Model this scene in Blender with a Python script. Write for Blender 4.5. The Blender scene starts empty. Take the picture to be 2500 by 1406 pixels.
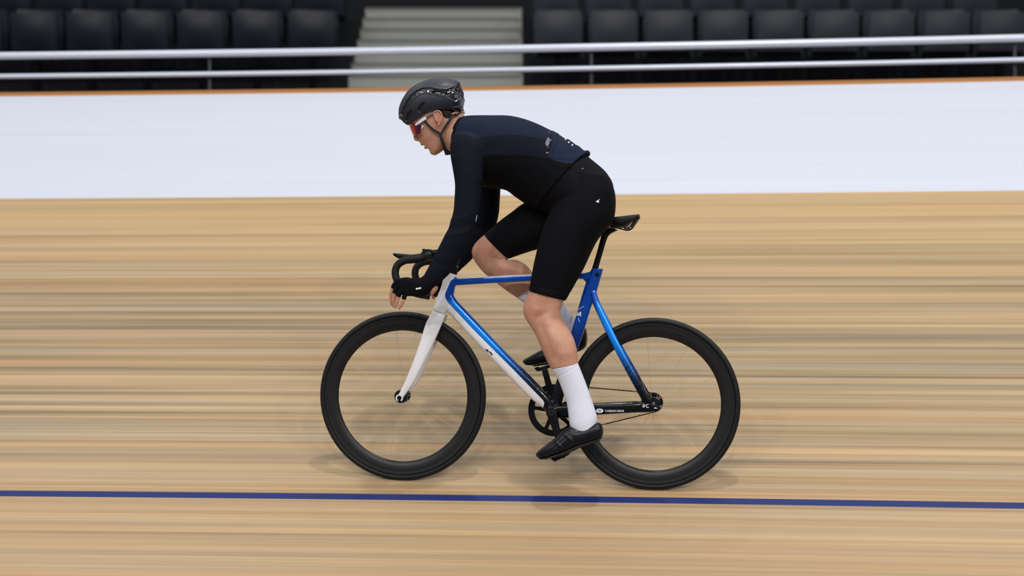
import bpy, bmesh, math, random
import numpy as np
from mathutils import Vector, Matrix

random.seed(5)
scn = bpy.context.scene
COL = scn.collection
V = lambda *a: np.array(a, dtype=float)

# ------------------------------------------------------------------ camera
F = 3985.0                       # focal length in pixels of a 2500 px wide frame
cam_d = bpy.data.cameras.new('camera')
cam = bpy.data.objects.new('camera', cam_d)
COL.objects.link(cam)
cam.location = (0, 0, 0)
cam.rotation_euler = (math.pi / 2, 0, 0)
cam_d.sensor_width = 36
cam_d.lens = F * 36 / 2500
cam_d.clip_end = 200
cam_d.dof.use_dof = True
cam_d.dof.focus_distance = 6.42
cam_d.dof.aperture_fstop = 1.6
scn.camera = cam

# ------------------------------------------------------------------ measuring helpers
TH = math.radians(7.5)
NB = V(math.sin(TH), math.cos(TH), 0)      # across the bicycle, away from the infield
LAT = -NB                                   # across the bicycle, rider's left
P0 = V(42 * 6.5 / F, 6.5, 0)
UP = V(0, 0, 1)


def P(px, py, w=0.0):
    """point measured in the photograph, w metres to the rider's left of the bicycle's mid plane"""
    d = V((px - 1250) / F, 1.0, (703 - py) / F)
    o = P0 + LAT * w
    return d * ((NB @ o) / (NB @ d))


def proj(X):
    X = np.asarray(X)
    return np.stack([1250 + F * X[:, 0] / X[:, 1], 703 - F * X[:, 2] / X[:, 1]], 1)


def mirror(X):
    X = np.asarray(X, dtype=float)
    k = (X - P0) @ LAT
    return X - 2 * np.outer(k, LAT) if X.ndim == 2 else X - 2 * k * LAT


# ------------------------------------------------------------------ materials
def mat(name, col, rough=.5, metal=0., spec=.5, coat=0., sheen=0., bump=None, sss=0., emit=None):
    m = bpy.data.materials.new(name)
    m.use_nodes = True
    nt = m.node_tree
    b = nt.nodes['Principled BSDF']
    b.inputs['Base Color'].default_value = (*[srgb(c) for c in col], 1)
    b.inputs['Roughness'].default_value = rough
    b.inputs['Metallic'].default_value = metal
    b.inputs['Specular IOR Level'].default_value = spec
    b.inputs['Coat Weight'].default_value = coat
    b.inputs['Coat Roughness'].default_value = .06
    b.inputs['Sheen Weight'].default_value = sheen
    if sss:
        b.inputs['Subsurface Weight'].default_value = sss
        b.inputs['Subsurface Radius'].default_value = (.012, .005, .003)
        b.inputs['Subsurface Scale'].default_value = .6
    if bump:
        sc, st, dist = bump
        n = nt.nodes.new('ShaderNodeTexNoise')
        n.inputs['Scale'].default_value = sc
        n.inputs['Detail'].default_value = 4
        tc = nt.nodes.new('ShaderNodeTexCoord')
        nt.links.new(tc.outputs['Object'], n.inputs['Vector'])
        bp = nt.nodes.new('ShaderNodeBump')
        bp.inputs['Strength'].default_value = st
        bp.inputs['Distance'].default_value = dist
        nt.links.new(n.outputs['Fac'], bp.inputs['Height'])
        nt.links.new(bp.outputs['Normal'], b.inputs['Normal'])
    return m


def srgb(c):
    c = c / 255
    return c / 12.92 if c <= .04045 else ((c + .055) / 1.055) ** 2.4


def rgba(c):
    return (*[srgb(x) for x in c], 1)


class NT:
    """small node helper"""
    def __init__(s, m):
        s.t = m.node_tree
        s.b = s.t.nodes['Principled BSDF']

    def n(s, typ, **kw):
        x = s.t.nodes.new(typ)
        for k, v in kw.items():
            setattr(x, k, v)
        return x

    def link(s, a, b):
        s.t.links.new(a, b)

    def val(s, sock, v):
        if hasattr(v, 'links') or isinstance(v, bpy.types.NodeSocket):
            s.link(v, sock)
        else:
            sock.default_value = v

    def math(s, op, a, b=0., c=None, clamp=False):
        x = s.n('ShaderNodeMath', operation=op)
        x.use_clamp = clamp
        s.val(x.inputs[0], a)
        s.val(x.inputs[1], b)
        if c is not None:
            s.val(x.inputs[2], c)
        return x.outputs[0]

    def mix(s, fac, a, b, mode='MIX'):
        x = s.n('ShaderNodeMix', data_type='RGBA', blend_type=mode)
        s.val(x.inputs[0], fac)
        s.val(x.inputs[6], a)
        s.val(x.inputs[7], b)
        return x.outputs[2]

    def attr(s, name):
        return s.n('ShaderNodeAttribute', attribute_name=name).outputs['Fac']

    def step(s, v, e=.0006):
        x = s.n('ShaderNodeMapRange')
        s.val(x.inputs[0], v)
        x.inputs[1].default_value = -e
        x.inputs[2].default_value = e
        return x.outputs[0]

    def noise(s, vec, scale, detail=2., dim='3D', rough=.5):
        x = s.n('ShaderNodeTexNoise', noise_dimensions=dim)
        if vec is not None:
            s.link(vec, x.inputs['Vector'])
        x.inputs['Scale'].default_value = scale
        x.inputs['Detail'].default_value = detail
        x.inputs['Roughness'].default_value = rough
        return x.outputs['Fac']

    def comb(s, x, y, z=0.):
        c = s.n('ShaderNodeCombineXYZ')
        s.val(c.inputs[0], x)
        s.val(c.inputs[1], y)
        s.val(c.inputs[2], z)
        return c.outputs[0]

    def ramp(s, fac, stops):
        r = s.n('ShaderNodeValToRGB')
        while len(r.color_ramp.elements) < len(stops):
            r.color_ramp.elements.new(.5)
        for e, (p, c) in zip(r.color_ramp.elements, stops):
            e.position = p
            e.color = rgba(c)
        s.link(fac, r.inputs[0])
        return r.outputs[0]


M = {}
M['rubber'] = mat('tire_rubber', (17, 18, 21), .5, spec=.3)
M['carbon'] = mat('matte_carbon', (24, 22, 22), .4, spec=.35)
M['black'] = mat('gloss_black', (4, 5, 8), .14, spec=.4, coat=.5)
M['satin'] = mat('satin_black', (9, 10, 12), .42, spec=.2)
M['tape'] = mat('bar_tape', (16, 17, 19), .6, spec=.25, bump=(260, .25, .002))
M['white'] = mat('white_paint', (228, 227, 228), .25, coat=.6)
M['metal'] = mat('steel', (150, 150, 150), .3, metal=.9)
M['spoke'] = mat('dull_steel_spoke', (176, 158, 128), .5, metal=.0)
M['print'] = mat('white_print', (225, 228, 235), .4)
M['markgrey'] = mat('grey_reflective_print', (84, 88, 102), .4)
M['markblack'] = mat('black_print', (26, 20, 20), .4)
M['sock'] = mat('white_sock', (214, 216, 230), .85, sheen=.2, bump=(500, .3, .001))
M['shoe'] = mat('black_shoe', (10, 12, 18), .36, spec=.28, bump=(40, .3, .004))
M['sole'] = mat('shoe_sole', (8, 8, 9), .4)
M['glove'] = mat('black_glove', (9, 10, 16), .85, sheen=0., spec=.12, bump=(300, .3, .001))
M['strap'] = mat('black_webbing', (14, 14, 17), .7)
M['hair'] = mat('dark_hair', (44, 36, 32), .8, bump=(900, .8, .002))
M['lens'] = mat('red_mirror_lens', (176, 20, 12), .2, metal=.35, coat=.3)
M['screen'] = mat('computer_screen', (150, 155, 165), .12, coat=.8)
M['eye'] = mat('eye', (60, 40, 30), .2)

nt = NT(M['lens'])
nt.link(nt.ramp(nt.attr('back'), [(.0, (226, 110, 20)), (.12, (205, 30, 12)), (.45, (150, 10, 14)), (.7, (70, 10, 44)), (1., (38, 12, 46))]), nt.b.inputs['Base Color'])
# skin: warm, redder at the knee caps and the ears
m = mat('skin', (196, 146, 120), .5, spec=.4, sss=.12, bump=(45, .12, .004))
nt = NT(m)
tc = nt.n('ShaderNodeTexCoord').outputs['Object']
c = nt.ramp(nt.noise(tc, 16, 3), [(.3, (183, 130, 105)), (.7, (203, 155, 130))])
c = nt.mix(nt.math('MULTIPLY', nt.step(nt.attr('red'), .045), .3), c, rgba((178, 96, 78)))
nt.link(c, nt.b.inputs['Base Color'])
M['skin'] = m

# jersey panels
m = mat('jersey_fabric', (17, 22, 35), .85, sheen=.0, spec=.12)
nt = NT(m)
tc = nt.n('ShaderNodeTexCoord').outputs['Object']
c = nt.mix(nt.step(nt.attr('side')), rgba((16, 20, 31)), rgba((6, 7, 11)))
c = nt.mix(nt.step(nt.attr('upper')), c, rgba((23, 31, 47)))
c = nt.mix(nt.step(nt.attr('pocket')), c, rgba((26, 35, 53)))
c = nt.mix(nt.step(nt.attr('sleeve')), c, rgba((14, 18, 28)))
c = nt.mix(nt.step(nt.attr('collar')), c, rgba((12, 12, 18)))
nt.link(c, nt.b.inputs['Base Color'])
bp = nt.n('ShaderNodeBump')
bp.inputs['Strength'].default_value = .35
bp.inputs['Distance'].default_value = .01
mp = nt.n('ShaderNodeMapping')
mp.inputs['Scale'].default_value = (9, 9, 26)
nt.link(tc, mp.inputs['Vector'])
nt.link(nt.noise(mp.outputs[0], 1.3, 2), bp.inputs['Height'])
nt.link(bp.outputs[0], nt.b.inputs['Normal'])
M['jersey'] = m

m = mat('shorts_fabric', (9, 11, 16), .75, sheen=.0, spec=.12)
nt = NT(m)
c = nt.mix(nt.step(nt.attr('panel')), rgba((7, 8, 13)), rgba((13, 14, 19)))
nt.link(c, nt.b.inputs['Base Color'])
M['shorts'] = m

# helmet: matte panels, gloss channels
m = mat('helmet_shell', (24, 27, 35), .5)
nt = NT(m)
ch = nt.step(nt.attr('channel'), .0015)
vt = nt.step(nt.attr('vent'), .0015)
c = nt.mix(ch, rgba((30, 33, 43)), rgba((2, 3, 7)))
c = nt.mix(vt, c, rgba((10, 10, 11)))
nt.link(c, nt.b.inputs['Base Color'])
nt.link(nt.math('SUBTRACT', .42, nt.math('MULTIPLY', ch, .33)), nt.b.inputs['Roughness'])
nt.link(ch, nt.b.inputs['Coat Weight'])
M['helmet'] = m

# frame paint: white, royal blue, azure (partly facet light put into the colour), black, with a hexagon flake pattern
m = mat('frame_paint', (10, 70, 180), .24, spec=.35, coat=.35)
nt = NT(m)
wh = nt.step(nt.attr('white'))
az = nt.step(nt.math('SUBTRACT', nt.attr('azure'), .004), .006)
fade = nt.attr('fade')           # 0 blue .. 1 black
uvx = nt.attr('px')
uvy = nt.attr('py')
vor = nt.n('ShaderNodeTexVoronoi', feature='DISTANCE_TO_EDGE')
nt.link(nt.comb(uvx, uvy, 0), vor.inputs['Vector'])
vor.inputs['Scale'].default_value = 200
vor.inputs['Randomness'].default_value = .4
cell = nt.math('DIVIDE', vor.outputs['Distance'], .5)
hexm = nt.step(nt.math('SUBTRACT', nt.math('MULTIPLY', fade, 1.08), nt.math('ADD', cell, .12)), .1)
hexm = nt.math('MULTIPLY', hexm, nt.step(nt.math('SUBTRACT', fade, .05), .05))
hexm = nt.math('MAXIMUM', hexm, nt.step(nt.math('SUBTRACT', fade, .93), .06))
blue = nt.mix(az, rgba((0, 74, 178)), rgba((0, 128, 236)))
blue = nt.mix(nt.math('MULTIPLY', fade, .6, clamp=True), blue, rgba((0, 52, 140)))
c = nt.mix(hexm, blue, rgba((1, 3, 8)))
c = nt.mix(wh, c, rgba((228, 227, 228)))
nt.link(c, nt.b.inputs['Base Color'])
nt.link(nt.math('MULTIPLY', nt.math('SUBTRACT', 1., wh), .35), nt.b.inputs['Metallic'])
M['frame'] = m

# banked timber
m = mat('track_timber', (205, 175, 130), .45, spec=.35)
nt = NT(m)
u = nt.attr('along')
s = nt.attr('across')


def streak(fu, fs, detail=2., off=0., rough=.5):
    return nt.noise(nt.comb(nt.math('MULTIPLY', u, fu), nt.math('MULTIPLY', s, fs), off), 1., detail, rough=rough)


pl = nt.math('FLOOR', nt.math('DIVIDE', s, .038))
wn = nt.n('ShaderNodeTexWhiteNoise', noise_dimensions='1D')
nt.link(pl, wn.inputs['W'])
along_n = nt.noise(nt.comb(nt.math('MULTIPLY', u, .30), nt.math('MULTIPLY', pl, 3.7), 0.), 1., 1.)
plank = nt.math('ADD', nt.math('MULTIPLY', wn.outputs['Value'], .30), nt.math('MULTIPLY', along_n, .70))
fine = streak(.35, 95., 3., 4., .65)
mid = streak(.16, 30., 2., 11.)
big = streak(.35, 1.6, 2., 2.)
tone = nt.math('ADD', nt.math('ADD', nt.math('MULTIPLY', plank, .44), nt.math('ADD', nt.math('MULTIPLY', fine, .44), nt.math('MULTIPLY', streak(.5, 210., 2., 91., .6), .26))),
               nt.math('ADD', nt.math('MULTIPLY', mid, .62), nt.math('MULTIPLY', big, .22)))
tone = nt.math('SUBTRACT', tone, .515)
c = nt.ramp(tone, [(.20, (92, 76, 52)), (.36, (130, 110, 80)), (.46, (150, 129, 95)), (.56, (166, 143, 106)), (.74, (186, 161, 120))])
hue = streak(.2, 18., 2., 31.)
c = nt.mix(nt.math('MULTIPLY', nt.step(nt.math('SUBTRACT', hue, .56), .1), .38), c, rgba((156, 148, 131)))
hue2 = streak(.2, 14., 2., 57.)
c = nt.mix(nt.math('MULTIPLY', nt.step(nt.math('SUBTRACT', hue2, .57), .09), .35), c, rgba((190, 146, 98)))
# lighter, warmer timber high on the banking and low down
hi = nt.n('ShaderNodeMapRange')
nt.link(s, hi.inputs[0])
hi.inputs[1].default_value = 1.35
hi.inputs[2].default_value = 2.2
c = nt.mix(nt.math('MULTIPLY', hi.outputs[0], .45), c, rgba((200, 166, 112)))
lo = nt.n('ShaderNodeMapRange')
nt.link(s, lo.inputs[0])
lo.inputs[1].default_value = .35
lo.inputs[2].default_value = -.15
c = nt.mix(nt.math('MULTIPLY', lo.outputs[0], .38), c, rgba((184, 152, 112)))
gap = nt.math('FRACT', nt.math('DIVIDE', s, .038))
gapm = nt.math('MULTIPLY', nt.step(nt.math('SUBTRACT', .045, gap), .02), .28)
c = nt.mix(gapm, c, rgba((120, 92, 64)))
# blue stayers' line
bl = nt.step(nt.math('SUBTRACT', .0185, nt.math('ABSOLUTE', nt.math('ADD', s, .0756))), .0012)
bc = nt.mix(streak(.5, 160., 2., 9.), rgba((0, 22, 84)), rgba((8, 36, 106)))
c = nt.mix(bl, c, bc)
# white band with faint plank seams
wb = nt.step(nt.math('SUBTRACT', s, 2.4226), .002)
g2 = nt.math('FRACT', nt.math('DIVIDE', s, .152))
g2m = nt.math('MULTIPLY', nt.step(nt.math('SUBTRACT', .045, g2), .03), nt.math('MULTIPLY', streak(.5, 5., 2., 77.), .5))
wc = nt.mix(g2m, nt.mix(streak(.2, 10., 2., 15.), rgba((195, 199, 210)), rgba((202, 206, 216))), rgba((172, 175, 184)))
c = nt.mix(wb, c, wc)
tp = nt.step(nt.math('SUBTRACT', s, 3.725), .002)
c = nt.mix(tp, c, rgba((170, 116, 60)))
nt.link(c, nt.b.inputs['Base Color'])
bp = nt.n('ShaderNodeBump')
bp.inputs['Strength'].default_value = .15
bp.inputs['Distance'].default_value = .001
nt.link(fine, bp.inputs['Height'])
nt.link(bp.outputs[0], nt.b.inputs['Normal'])
M['track'] = m
M['edge'] = mat('track_edge_timber', (168, 114, 58), .5)
M['rail'] = mat('silver_rail', (200, 205, 218), .32, metal=.25)
M['post'] = mat('dark_post', (46, 48, 54), .5)
M['seat'] = mat('dark_seat_plastic', (19, 24, 35), .4, spec=.3)
M['seatg'] = mat('grey_seat_plastic', (44, 47, 55), .45, spec=.3)
M['seatfoot'] = mat('seat_bracket', (10, 11, 13), .9, spec=.05)
M['stand'] = mat('dark_stand_floor', (24, 26, 30), .8, spec=.2, bump=(20, .3, .01))
M['steps'] = mat('aisle_concrete', (150, 153, 146), .85, bump=(14, .4, .01))
M['nosing'] = mat('step_nosing', (96, 96, 90), .7)


# ------------------------------------------------------------------ mesh helpers
class G:
    """collects closed shapes as (verts, faces)"""
    def __init__(s):
        s.v = []
        s.f = []
        s.n = 0

    def add(s, vs, fs):
        vs = np.asarray(vs, dtype=float)
        s.v.append(vs)
        s.f += [tuple(i + s.n for i in f) for f in fs]
        s.n += len(vs)
        return s

    def mirrored(s):
        """adds the mirror image across the bicycle's mid plane"""
        v = np.concatenate(s.v)
        fs = list(s.f)
        n0 = s.n
        s.v.append(mirror(v))
        s.f += [tuple(i + n0 for i in reversed(f)) for f in fs]
        s.n += len(v)
        return s

    def verts(s):
        return np.concatenate(s.v)

    def mesh(s, name='m'):
        me = bpy.data.meshes.new(name)
        me.from_pydata([tuple(x) for x in s.verts()], [], s.f)
        bm = bmesh.new()
        bm.from_mesh(me)
        bmesh.ops.recalc_face_normals(bm, faces=bm.faces)
        bm.to_mesh(me)
        bm.free()
        me.update()
        return me


def rings(g, rs, closed=False):
    """skin a list of equal rings; ends capped unless closed"""
    k = len(rs[0])
    n = len(rs)
    vs = np.concatenate(rs)
    fs = []
    for i in range(n if closed else n - 1):
        a = i * k
        b = ((i + 1) % n) * k
        for j in range(k):
            j2 = (j + 1) % k
            fs.append((a + j, a + j2, b + j2, b + j))
    if not closed:
        fs.append(tuple(reversed(range(k))))
        fs.append(tuple(range((n - 1) * k, n * k)))
    return g.add(vs, fs)


def cr(pts, sub):
    """Catmull-Rom through rows"""
    pts = np.asarray(pts, dtype=float)
    if len(pts) < 3 or sub <= 1:
        if sub <= 1:
            return pts
        t = np.linspace(0, 1, sub + 1)[:, None]
        return pts[0] * (1 - t) + pts[1] * t
    out = []
    Q = np.vstack([2 * pts[0] - pts[1], pts, 2 * pts[-1] - pts[-2]])
    for i in range(1, len(Q) - 2):
        a, b, c_, d = Q[i - 1:i + 3]
        for t in np.arange(sub) / sub:
            out.append(.5 * ((2 * b) + (-a + c_) * t + (2 * a - 5 * b + 4 * c_ - d) * t * t + (-a + 3 * b - 3 * c_ + d) * t ** 3))
    out.append(pts[-1])
    return np.array(out)


def loft(g, secs, sub=4, k=28, grow=0., n=2.0, cap=0.):
    """secs: (ax, ay, bx, by, w, t[, n]) outline pair in photo pixels, lateral centre and half width in m"""
    rows = []
    for q in secs:
        e = q[6] if len(q) > 6 else n
        A = P(q[0], q[1], q[4])
        B = P(q[2], q[3], q[4])
        rows.append([*A, *B, q[5], e])
    rows = cr(rows, sub)
    rs = []
    ph = np.arange(k) / k * 2 * math.pi
    cs, sn = np.cos(ph), np.sin(ph)
    cen = [(r[:3] + r[3:6]) / 2 for r in rows]

    def ring(c_, h, t, e):
        L = np.linalg.norm(h)
        h = h / L * max(L + grow, .0005)
        t = max(t + grow, .0005)
        x = np.sign(cs) * np.abs(cs) ** (2 / e)
        y = np.sign(sn) * np.abs(sn) ** (2 / e)
        return c_ + np.outer(x, h) + np.outer(y, LAT * t)
    for i, r in enumerate(rows):
        rs.append(ring(cen[i], (r[:3] - r[3:6]) / 2, r[6], r[7]))
    if cap:
        for end in (0, -1):
            r = rows[end]
            d = cen[0] - cen[1] if end == 0 else cen[-1] - cen[-2]
            d = d / np.linalg.norm(d)
            h = (r[:3] - r[3:6]) / 2
            ex = []
            for a in (30, 55, 75, 86):
                a = math.radians(a)
                ex.append(ring(cen[end] + d * cap * math.sin(a), h * math.cos(a), r[6] * math.cos(a), r[7]))
            rs = (ex[::-1] + rs) if end == 0 else rs + ex
    return rings(g, rs)


def sweep(g, pts, rad, k=14, sub=4, flat=None):
    """round (or flat: (half across, half thick) with LAT thickness) tube through 3D points"""
    pts = np.asarray(pts, dtype=float)
    rad = np.broadcast_to(np.asarray(rad, dtype=float), (len(pts),))
    R = cr(np.hstack([pts, rad[:, None]]), sub)
    C = R[:, :3]
    T = np.gradient(C, axis=0)
    T /= np.linalg.norm(T, axis=1)[:, None]
    a = LAT if abs(T[0] @ LAT) < .9 else UP
    rs = []
    nrm = a - (a @ T[0]) * T[0]
    nrm /= np.linalg.norm(nrm)
    ph = np.arange(k) / k * 2 * math.pi
    for i in range(len(C)):
        nrm = nrm - (nrm @ T[i]) * T[i]
        nrm /= np.linalg.norm(nrm)
        bn = np.cross(T[i], nrm)
        if flat:
            rs.append(C[i] + np.outer(np.sign(np.cos(ph)) * np.abs(np.cos(ph)) ** .5, nrm * flat[1])
                      + np.outer(np.sign(np.sin(ph)) * np.abs(np.sin(ph)) ** .5, bn * flat[0] * R[i, 3]))
        else:
            rs.append(C[i] + np.outer(np.cos(ph), nrm * R[i, 3]) + np.outer(np.sin(ph), bn * R[i, 3]))
    return rings(g, rs)


def lathe(g, c_, prof, k=96, axis=None, closed=True):
    """profile (r, w) turned about the lateral axis through c_"""
    ax = LAT if axis is None else axis
    e1 = V(0, 0, 1)
    e2 = np.cross(ax, e1)
    rs = []
    for i in range(k):
        a = i / k * 2 * math.pi
        d = e1 * math.cos(a) + e2 * math.sin(a)
        rs.append(np.array([c_ + d * r + ax * w for r, w in prof]))
    return rings(g, rs, closed=True)


def disc(g, c_, r, w0, w1, k=32, bev=.0):
    """solid disc along the lateral axis"""
    b = bev or min(.001, r * .2)
    pr = [(r - b, w0), (r, w0 + b), (r, w1 - b), (r - b, w1)]
    e1 = V(0, 0, 1)
    e2 = np.cross(LAT, e1)
    rs = []
    for rr, w in pr:
        rs.append(np.array([c_ + (e1 * math.cos(a) + e2 * math.sin(a)) * rr + LAT * w for a in np.arange(k) / k * 2 * math.pi]))
    return rings(g, rs)


def ell(g, c_, ax, k=16):
    """ellipsoid with three axis vectors"""
    rs = []
    for i in range(1, k):
        th = math.pi * i / k
        ph = np.arange(2 * k) / (2 * k) * 2 * math.pi
        rs.append(c_ + ax[2] * math.cos(th) + np.outer(np.cos(ph) * math.sin(th), ax[0]) + np.outer(np.sin(ph) * math.sin(th), ax[1]))
    return rings(g, rs)


def prism(g, pts, w0, w1):
    """flat plate: outline in photo pixels, between two lateral positions"""
    a = [P(x, y, w0) for x, y in pts]
    # keep the outline of the near face on both faces
    b = [p + LAT * (w1 - w0) for p in a]
    return rings(g, [np.array(a), np.array(b)])


def box(g, x0, x1, y0, y1, z0, z1):
    v = [(x, y, z) for z in (z0, z1) for x, y in ((x0, y0), (x1, y0), (x1, y1), (x0, y1))]
    return g.add(v, [(0, 3, 2, 1), (4, 5, 6, 7), (0, 1, 5, 4), (1, 2, 6, 5), (2, 3, 7, 6), (3, 0, 4, 7)])


def remesh(g, vox, smooth=2, sf=.5, cut=None):
    me = g.mesh()
    o = bpy.data.objects.new('tmp', me)
    COL.objects.link(o)
    cuts = []
    for ct in (cut or []):
        co = bpy.data.objects.new('tmpc', ct.mesh())
        COL.objects.link(co)
        cuts.append(co)
        bmod = o.modifiers.new('b', 'BOOLEAN')
        bmod.operation = 'DIFFERENCE'
        bmod.object = co
        bmod.solver = 'EXACT'
    r = o.modifiers.new('r', 'REMESH')
    r.mode = 'VOXEL'
    r.voxel_size = vox
    if smooth:
        s_ = o.modifiers.new('s', 'SMOOTH')
        s_.factor = sf
        s_.iterations = smooth
    dg = bpy.context.evaluated_depsgraph_get()
    out = bpy.data.meshes.new_from_object(o.evaluated_get(dg))
    for x in [o] + cuts:
        bpy.data.objects.remove(x)
    return out


def put(name, me, material, parent=None, smooth=True, angle=None):
    """links a mesh whose vertices are in world coordinates"""
    me.name = name
    o = bpy.data.objects.new(name, me)
    COL.objects.link(o)
    n = len(me.vertices)
    co = np.empty(n * 3)
    me.vertices.foreach_get('co', co)
    co = co.reshape(-1, 3)
    org = (co.min(0) + co.max(0)) / 2
    org[2] = co[:, 2].min() if parent is None else org[2]
    me.vertices.foreach_set('co', (co - org).ravel())
    mats = material if isinstance(material, (list, tuple)) else [material]
    me.materials.clear()
    for x in mats:
        me.materials.append(x)
    me.update()
    if smooth:
        me.polygons.foreach_set('use_smooth', [True] * len(me.polygons))
        if angle:
            try:
                me.set_sharp_from_angle(angle=math.radians(angle))
            except Exception:
                pass
    off = V(0, 0, 0)
    p = parent
    while p is not None:
        off = off + V(*p.location)
        p = p.parent
    o.location = Vector(org - off)
    o.parent = parent
    return o


def obj(name, g, material, parent=None, angle=35):
    return put(name, g.mesh(), material, parent, angle=angle)


def empty(name, loc, parent=None):
    o = bpy.data.objects.new(name, None)
    o.empty_display_size = .1
    COL.objects.link(o)
    off = V(0, 0, 0)
    p = parent
    while p is not None:
        off = off + V(*p.location)
        p = p.parent
    o.location = Vector(V(*loc) - off)
    o.parent = parent
    return o


def tag(o, label=None, cat=None, group=None, kind=None):
    for k, v in (('label', label), ('category', cat), ('group', group), ('kind', kind)):
        if v:
            o[k] = v
    return o


def co_of(me):
    n = len(me.vertices)
    co = np.empty(n * 3)
    me.vertices.foreach_get('co', co)
    return co.reshape(-1, 3)


def side_px(co):
    """side-view pixel position of points, mirrored to the near side"""
    k = (co - P0) @ LAT
    X = np.where((k < 0)[:, None], mirror(co), co)
    return proj(X)


def sdf(pts, poly):
    """signed distance (m, positive inside) to a pixel polygon"""
    poly = np.asarray(poly, dtype=float)
    d = np.full(len(pts), 1e9)
    ins = np.zeros(len(pts), bool)
    n = len(poly)
    for i in range(n):
        a, b = poly[i], poly[(i + 1) % n]
        ab = b - a
        t = np.clip(((pts - a) @ ab) / (ab @ ab), 0, 1)
        q = a + t[:, None] * ab - pts
        d = np.minimum(d, np.hypot(q[:, 0], q[:, 1]))
        cnd = (a[1] > pts[:, 1]) != (b[1] > pts[:, 1])
        with np.errstate(divide='ignore', invalid='ignore'):
            xx = a[0] + (pts[:, 1] - a[1]) * (b[0] - a[0]) / (b[1] - a[1] if b[1] != a[1] else 1e-9)
        ins ^= cnd & (pts[:, 0] < xx)
    return np.where(ins, d, -d) / 613


def set_attr(me, name, vals):
    a = me.attributes.new(name, 'FLOAT', 'POINT')
    a.data.foreach_set('value', np.asarray(vals, dtype=np.float32))


# ------------------------------------------------------------------ the banked track
AL0, AL1, PSI, KAP, Y0, Z0 = 0.555342714, 0.00135877, 0.0929012, 0.01635394, 6.5, -0.789778


def surf(u_, s_):
    n = 24
    us = (np.arange(n) + .5) / n * u_
    x = np.sum(np.cos(PSI + KAP * us)) * u_ / n
    y = Y0 - np.sum(np.sin(PSI + KAP * us)) * u_ / n
    a = PSI + KAP * u_
    al = AL0 + AL1 * u_
    return V(x + math.sin(a) * s_ * math.cos(al), y + math.cos(a) * s_ * math.cos(al), Z0 + s_ * math.sin(al))


U = np.linspace(-8, 8, 97)
S = np.concatenate([np.linspace(-2.5, 3.755, 60)])
g = G()
top = [[surf(a, b) for a in U] for b in S]
bot = [[surf(a, b) - V(0, 0, .06) for a in U] for b in S]
vs = np.array(top).reshape(-1, 3)
nu, ns = len(U), len(S)
fs = [(j * nu + i, j * nu + i + 1, (j + 1) * nu + i + 1, (j + 1) * nu + i) for j in range(ns - 1) for i in range(nu - 1)]
vb = np.array(bot).reshape(-1, 3)
nv = nu * ns
fs2 = [tuple(x + nv for x in reversed(f)) for f in fs]
rim = [i for i in range(nu)] + [j * nu + nu - 1 for j in range(1, ns)] + [(ns - 1) * nu + i for i in range(nu - 2, -1, -1)] + [j * nu for j in range(ns - 2, 0, -1)]
fs3 = [(rim[(i + 1) % len(rim)], rim[i], rim[i] + nv, rim[(i + 1) % len(rim)] + nv) for i in range(len(rim))]
g.add(np.vstack([vs, vb]), fs + fs2 + fs3)
me = g.mesh()
ua = np.tile(U, ns)
sa = np.repeat(S, nu)
set_attr(me, 'along', np.concatenate([ua, ua]))
set_attr(me, 'across', np.concatenate([sa, sa]))
tag(put('floor', me, M['track'], angle=40), kind='structure',
    label='banked pale timber cycling track with a blue line and a white upper band')

g = G()
for i in range(len(U) - 1):
    pass
rs = []
for a in U:
    A = surf(a, 3.755)
    nn = V(math.sin(PSI + KAP * a), math.cos(PSI + KAP * a), 0)
    rs.append(np.array([A + V(0, 0, .012), A + nn * .045 + V(0, 0, .012), A + nn * .045 - V(0, 0, .1), A - V(0, 0, .1)]))
rings(g, rs)
tag(obj('trim_1', g, M['edge']), kind='structure', label='orange timber edging along the top of the banking')

# flat walkway behind the lip and the stand
def stair(g, x0, x1, steps):
    for (ya, yb, z) in steps:
        box(g, x0, x1, ya, yb, z - .45, z)


g = G()
rs = []
for a in U:
    A = surf(a, 3.755)
    nn = V(math.sin(PSI + KAP * a), math.cos(PSI + KAP * a), 0)
    rs.append(np.array([A + nn * .05 - V(0, 0, .04), A + nn * 3.2 - V(0, 0, .04), A + nn * 3.2 - V(0, 0, .2), A + nn * .05 - V(0, 0, .2)]))
rings(g, rs)
tag(obj('floor_walkway', g, M['stand']), kind='structure', label='dark walkway behind the top of the banking')

XA0, XA1 = -1.52, .10           # aisle between the two seat blocks
TR = [(13.7, 14.5, 1.20), (14.5, 15.35, 1.74), (15.35, 16.2, 2.20), (16.2, 17.2, 2.66)]
g = G()
for (ya, yb, z) in TR:
    for x0, x1 in ((-8, XA0), (XA1, 8)):
        box(g, x0, x1, ya, yb, z - .6, z)
tag(obj('floor_stand', g, M['stand'], angle=20), kind='structure', label='dark stepped floor of the spectator stand')
g = G()
box(g, -10, 10, 17.25, 17.5, 0, 6)
tag(obj('wall_back', g, M['stand'], angle=20), kind='structure', label='dark wall behind the spectator stand')
g = G()
st = []
z = 1.20
for i in range(12):
    st.append((13.75 + i * .29, 13.75 + (i + 1) * .29, z + i * .155))
for ya, yb, z in st:
    box(g, XA0, XA1, ya, yb, z - .6, z)
tag(obj('trim_2', g, M['steps'], angle=20), kind='structure', label='pale concrete steps of the aisle between the seat blocks')
g = G()
for ya, yb, z in st:
    box(g, XA0 + .02, XA1 - .02, ya - .004, ya + .03, z - .02, z + .004)
tag(obj('trim_3', g, M['nosing'], angle=20), kind='structure', label='darker nosings on the aisle steps')

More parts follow.
